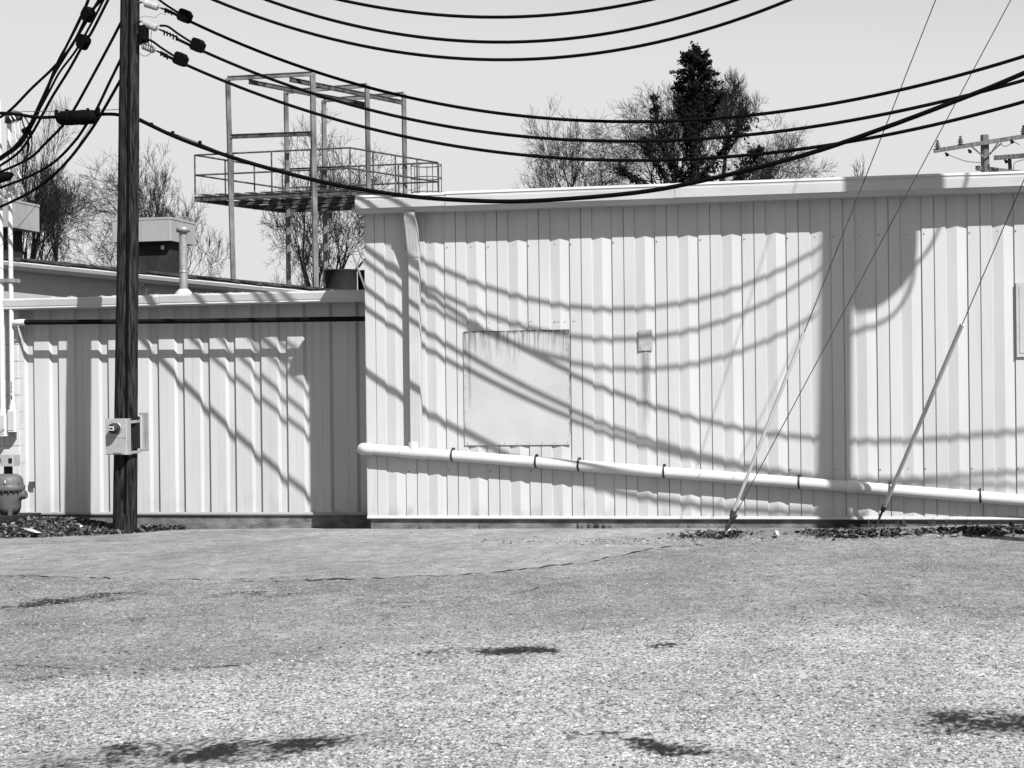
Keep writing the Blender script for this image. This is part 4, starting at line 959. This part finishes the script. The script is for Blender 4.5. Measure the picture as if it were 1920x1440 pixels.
def ivy_tree():
    D = 98.0; s = D / F
    base = atD(1305, 800, D); base[2] = 0
    t_ = tag(bpy.data.objects.new('evergreen_tree', None), 'tall dark evergreen tree with ivy-clad limbs above the roof', 'tree', 'trees behind the buildings'); t_.location = base; col.objects.link(t_)
    def q(x, y, dd=0): return Vector(atD(x, y, D + dd)) - Vector(base)
    tb = MB(); rd = random.Random(5)
    tb.tube([Vector((0, 0, 0)), q(1303, 400), q(1302, 250), q(1300, 95)], [.35, .28, .2, .04], 10)
    limbs = [([(1303, 372), (1268, 320), (1238, 255), (1226, 178)], 1.0), ([(1302, 345), (1340, 300), (1382, 240), (1395, 208)], .9), ([(1300, 385), (1255, 340), (1222, 290), (1210, 260)], .7), ([(1308, 390), (1370, 345), (1405, 300), (1425, 275)], 1.0),
             ([(1290, 395), (1215, 345), (1180, 325), (1160, 310)], .55), ([(1303, 250), (1330, 215), (1352, 170)], .5), ([(1303, 300), (1290, 240), (1275, 200)], .7), ([(1310, 395), (1400, 350), (1440, 330)], .6)]
    leaves = []
    for pts, k_ in limbs:
        c = [q(x, y, rd.uniform(-1.0, 1.0)) for x, y in interp_curve(pts, 12)]
        tb.tube(c, [max(.03, .14 * k_ * (1 - i / len(c))) for i in range(len(c))], 6)
        for i, p_ in enumerate(c):
            u = i / len(c)
            for _ in range(int(105 * k_)): 
                rr = (.26 + .16 * math.sin(u * 11 + k_ * 7)) * k_ * (1.15 - .5 * u)
                leaves.append(p_ + Vector((rd.gauss(0, rr), rd.gauss(0, rr), rd.gauss(-.15, rr))))
    # trunk column: dense narrow crown at the top, ragged skirt below
    for _ in range(10500):
        y = rd.uniform(88, 400)
        if y < 215: half = np.interp(y, [88, 110, 135, 165, 195, 215], [3, 20, 34, 38, 36, 22])
        else:
            half = np.interp(y, [215, 240, 300, 350, 400], [18, 16, 22, 40, 60])
            if rd.random() < .35: continue
        # boughs: keep clumps on drooping tiers, leaving gaps
        a = rd.uniform(0, 6.283); f_ = math.sqrt(rd.random())
        tier = (y * .085 + a * .55 + .5 * math.sin(3 * a)) % 1.0
        if f_ > .22 and tier > .40: continue
        leaves.append(q(1302 + half * f_ * math.cos(a), y + 10 * f_ * f_, 0) + Vector(FW) * (half * s * f_ * math.sin(a)) + Vector((rd.gauss(0, .10), rd.gauss(0, .10), rd.gauss(0, .14))))
    for _ in range(60):                 # pointed bough tips breaking the outline of the top
        y = rd.uniform(92, 215); a = rd.uniform(0, 6.283); half = np.interp(y, [88, 110, 135, 165, 195, 215], [6, 34, 48, 50, 46, 30])
        r0 = q(1302, y + 8); tip = q(1302 + half * math.cos(a) * rd.uniform(.75, 1.15), y - rd.uniform(-6, 14), 0) + Vector(FW) * (half * s * math.sin(a))
        for k_ in range(60):
            u = rd.random(); p_ = r0.lerp(tip, .3 + .7 * u); w_ = .13 * (1 - u) + .035
            leaves.append(p_ + Vector((rd.gauss(0, w_), rd.gauss(0, w_), rd.gauss(-.08, w_))))
    tb.build('trunk', BARK, t_).matrix_parent_inverse = Matrix()
    cb = MB(); vs_ = []; fs = []
    for p_ in leaves:
        d = Vector((rd.gauss(0, 1), rd.gauss(0, 1), rd.gauss(0, .8))).normalized(); e = d.orthogonal().normalized(); l = rd.uniform(.07, .17); w_ = l * .45; n = len(vs_)
        vs_ += [p_ - e * w_, p_ + d * l, p_ + e * w_, p_ - d * l * .6]; fs.append((n, n + 1, n + 2, n + 3))
    cb.add(vs_, fs); o = cb.build('crown', IVY, t_); o.matrix_parent_inverse = Matrix()
ivy_tree()

# ------------------------------------------------------------------ leaf litter, loose stones, scraps
def leaf_stuff(name, lab, spots, n, size, m):
    xyz = np.array([spots() for _ in range(n)]); z = ground_h(xyz[:, 0], xyz[:, 1]) + xyz[:, 2]
    l = rng.uniform(*size, n); d = rng.normal(size=(n, 3)) * (1, 1, .45); d /= np.linalg.norm(d, axis=1)[:, None]
    e = np.cross(d, rng.normal(size=(n, 3)) * (.5, .5, 0) + (0, 0, 1)); e /= np.linalg.norm(e, axis=1)[:, None]; e *= (l * rng.uniform(.3, .6, n))[:, None]; d *= l[:, None]
    c = np.stack([xyz[:, 0], xyz[:, 1], z + .25 * l], 1); k_ = np.zeros((n, 3)); k_[:, 2] = rng.uniform(0, .35, n) * l
    V_ = np.stack([c - d, c - e + k_, c + d, c + e + k_], 1).reshape(-1, 3); i4 = np.arange(n)[:, None] * 4
    me_ = bpy.data.meshes.new(name); me_.from_pydata(V_.tolist(), [], np.concatenate([i4 + [0, 1, 2], i4 + [0, 2, 3]]).tolist()); me_.materials.append(m)
    return tag(link(name, me_), lab, 'debris', kind='stuff')
def sp_left():
    while True:
        x = random.uniform(-6.4, -2.45); y = random.uniform(-1.6, .95)
        lim = np.interp(x, [-6.4, -4.2, -3.4, -2.9, -2.45], [-2.2, -1.75, -1.15, -.65, -.2])
        if y < lim + random.gauss(0, .07): continue
        if (x - P1b[0]) ** 2 + (y + .25) ** 2 < .02: continue
        return x, y, random.uniform(0, .035)
leaf_stuff('leaf_litter', 'dark bank of dead leaves and gravel around the gas meter', sp_left, 15000, (.015, .045), LEAF)
def sp_right():
    while True:
        x = random.uniform(3.45, 10); c = -1.30 + .05 * (x - 5); y = random.gauss(c, .17)
        if x < 4.9 and random.random() > np.interp(x, [3.4, 3.7, 4.05, 4.25, 4.55, 5.0], [.05, .4, .5, .04, .05, 1.0]): continue
        if random.random() > .55 + .45 * math.sin(x * 5.0): continue
        return x, y, random.uniform(0, .03)
leaf_stuff('leaf_litter', 'ridge of dead leaves and grit along the foot of the white wall', sp_right, 6500, (.015, .05), LEAF)
def stones(name, lab, spots, n, size, m=STONE):
    xy = np.array([spots() for _ in range(n)]); z = ground_h(xy[:, 0], xy[:, 1]) - .002
    r = rng.uniform(*size, n) * np.where(rng.random(n) > .08, 1, 1.6); ang = rng.uniform(0, 6.28, n)[:, None] + np.arange(5) * 1.2566
    rr = r[:, None] * rng.uniform(.7, 1.2, (n, 5))
    ring = np.stack([xy[:, :1] + rr * np.cos(ang), xy[:, 1:] + rr * np.sin(ang), z[:, None] + r[:, None] * rng.uniform(0, .25, (n, 5))], 2)
    top = np.stack([xy[:, 0] + r * rng.uniform(-.3, .3, n), xy[:, 1] + r * rng.uniform(-.3, .3, n), z + r * rng.uniform(.4, .8, n)], 1)[:, None]
    V_ = np.concatenate([ring, top], 1).reshape(-1, 3); i6 = np.arange(n)[:, None] * 6
    me_ = bpy.data.meshes.new(name); me_.from_pydata(V_.tolist(), [], np.concatenate([i6 + [i, (i + 1) % 5, 5] for i in range(5)]).tolist()); me_.materials.append(m)
    return tag(link(name, me_), lab, 'gravel', kind='stuff')
def sp_fore():
    while True:
        v_ = random.random(); y = 1150 + 300 * v_ ** .8; x = random.uniform(-60, 1980)
        b = np.interp(x, [0, 430, 700, 1100, 1600, 1920], [1275, 1250, 1210, 1172, 1160, 1158])
        if y < b + random.gauss(6, 10): continue
        if any(((x - a) / c) ** 2 + ((y - b_ - sl * (x - a)) / d) ** 2 < 1.3 for a, b_, c, d, sl in [(330, 1412, 300, 26, -.06), (560, 1395, 170, 18, -.05), (940, 1223, 150, 12, -.05), (1270, 1404, 130, 17, .13), (1170, 1388, 90, 11, .1), (1830, 1354, 190, 23, .02)]): continue
        q = atZ(x, y, 0); return float(q[0]), float(q[1])
stones('loose_gravel', 'coarse pale gravel strewn over the foreground', sp_fore, 54000, (.0035, .0092))
def sp_mid():
    while True:
        x, y = random.uniform(-60, 1980), random.uniform(994, 1290)
        if y > np.interp(x, [0, 430, 700, 1100, 1600, 1920], [1290, 1265, 1225, 1187, 1175, 1173]) + random.gauss(0, 12): continue
        if x < 1330 and y < np.interp(x, [0, 330, 860, 960, 1100, 1300], [1078, 1088, 1078, 1070, 1054, 1018]) and random.random() < .72: continue
        q = atZ(x, y, 0)
        if q[1] > -.15 or (q[0] < -2.3 and q[1] > -2): continue
        return float(q[0]), float(q[1])
stones('loose_grit', 'grit scattered over the worn asphalt', sp_mid, 40000, (.0045, .0095), GRIT)
def sp_ridge():
    if random.random() < .55:
        x = random.uniform(3.2, 10); return x, random.gauss(-1.6 + .05 * (x - 5), .12)
    if random.random() < .5:
        q = atZ(random.triangular(850, 1360, 1250), random.gauss(1014, 4), 0); return float(q[0]), float(q[1])
    x, y, _ = sp_left(); return x, y
stones('edge_grit', 'pale grit along the edges of the leaf litter', sp_ridge, 3000, (.006, .017), GRIT)
tw = MB()
for _ in range(70):                     # twigs and weed stalks in the litter
    x, y, _ = random.choice((sp_left, sp_right))(); z = float(ground_h(x, y)); a = random.uniform(0, 6.28); l = random.uniform(.06, .2)
    tw.tube([(x, y, z + .01), (x + l * .5 * math.cos(a), y + l * .5 * math.sin(a), z + random.uniform(.02, .06)), (x + l * math.cos(a), y + l * math.sin(a), z + random.uniform(.01, .10))], .003, 4)
tag(tw.build('dead_twigs', BARK), 'dead twigs lying in the leaf litter', 'debris', kind='stuff')
gr = MB()
for _ in range(46):
    x = random.choice([random.uniform(.4, 8.5), random.gauss(7.2, .6), random.gauss(2.55, .1), random.gauss(5.9, .5)]); y = random.uniform(-.07, -.01); z = float(ground_h(x, y))
    for _ in range(random.randint(3, 9)):
        a = random.uniform(0, 6.28); l = random.uniform(.03, .11); w_ = .004
        gr.add([(x - w_, y, z - .005), (x + w_, y, z - .005), (x + .3 * l * math.cos(a), y + .2 * l * math.sin(a) - .01, z + l)], [(0, 1, 2)]); x += random.uniform(-.01, .01)
tag(gr.build('dead_grass', LEAF), 'sparse dead grass tufts along the foot of the white wall', 'grass', kind='stuff')
for pts, lab in [([(40, 999), (47, 998), (60, 1001), (78, 1008), (66, 1009), (50, 1003)], 'long torn white paper scrap at the front of the leaf bank'), ([(48, 977), (51, 975), (55, 983), (52, 985)], 'small white paper scrap beside the gas meter'), ([(149, 988), (151, 988), (156, 994), (151, 997), (148, 993)], 'small white paper scrap in the leaves near the wooden pole'), ([(1363, 1002), (1370, 1001), (1371, 1004), (1364, 1005)], 'white scrap at the left guy anchor'), ([(1453, 1006), (1460, 1005), (1461, 1010), (1455, 1010)], 'white scrap on the asphalt between the guy anchors')]:
    vs_ = []
    for x, y in pts: q = on_ground(x, y, .03); vs_.append((q[0], q[1], q[2] + random.uniform(.0, .035)))
    n = len(vs_); c = tuple(np.mean(np.array(vs_), 0) + np.array([0, 0, .02]))
    lo = [(a, b, z - .002) for a, b, z in vs_]
    o = MB().add(vs_ + [c] + lo, [(i, (i + 1) % n, n) for i in range(n)] + [(n + 1 + i, n + 1 + (i + 1) % n, (i + 1) % n, i) for i in range(n)] + [tuple(n + 1 + i for i in reversed(range(n)))]).build('paper_scrap', PAPER); tag(o, lab, 'litter', 'white scraps')
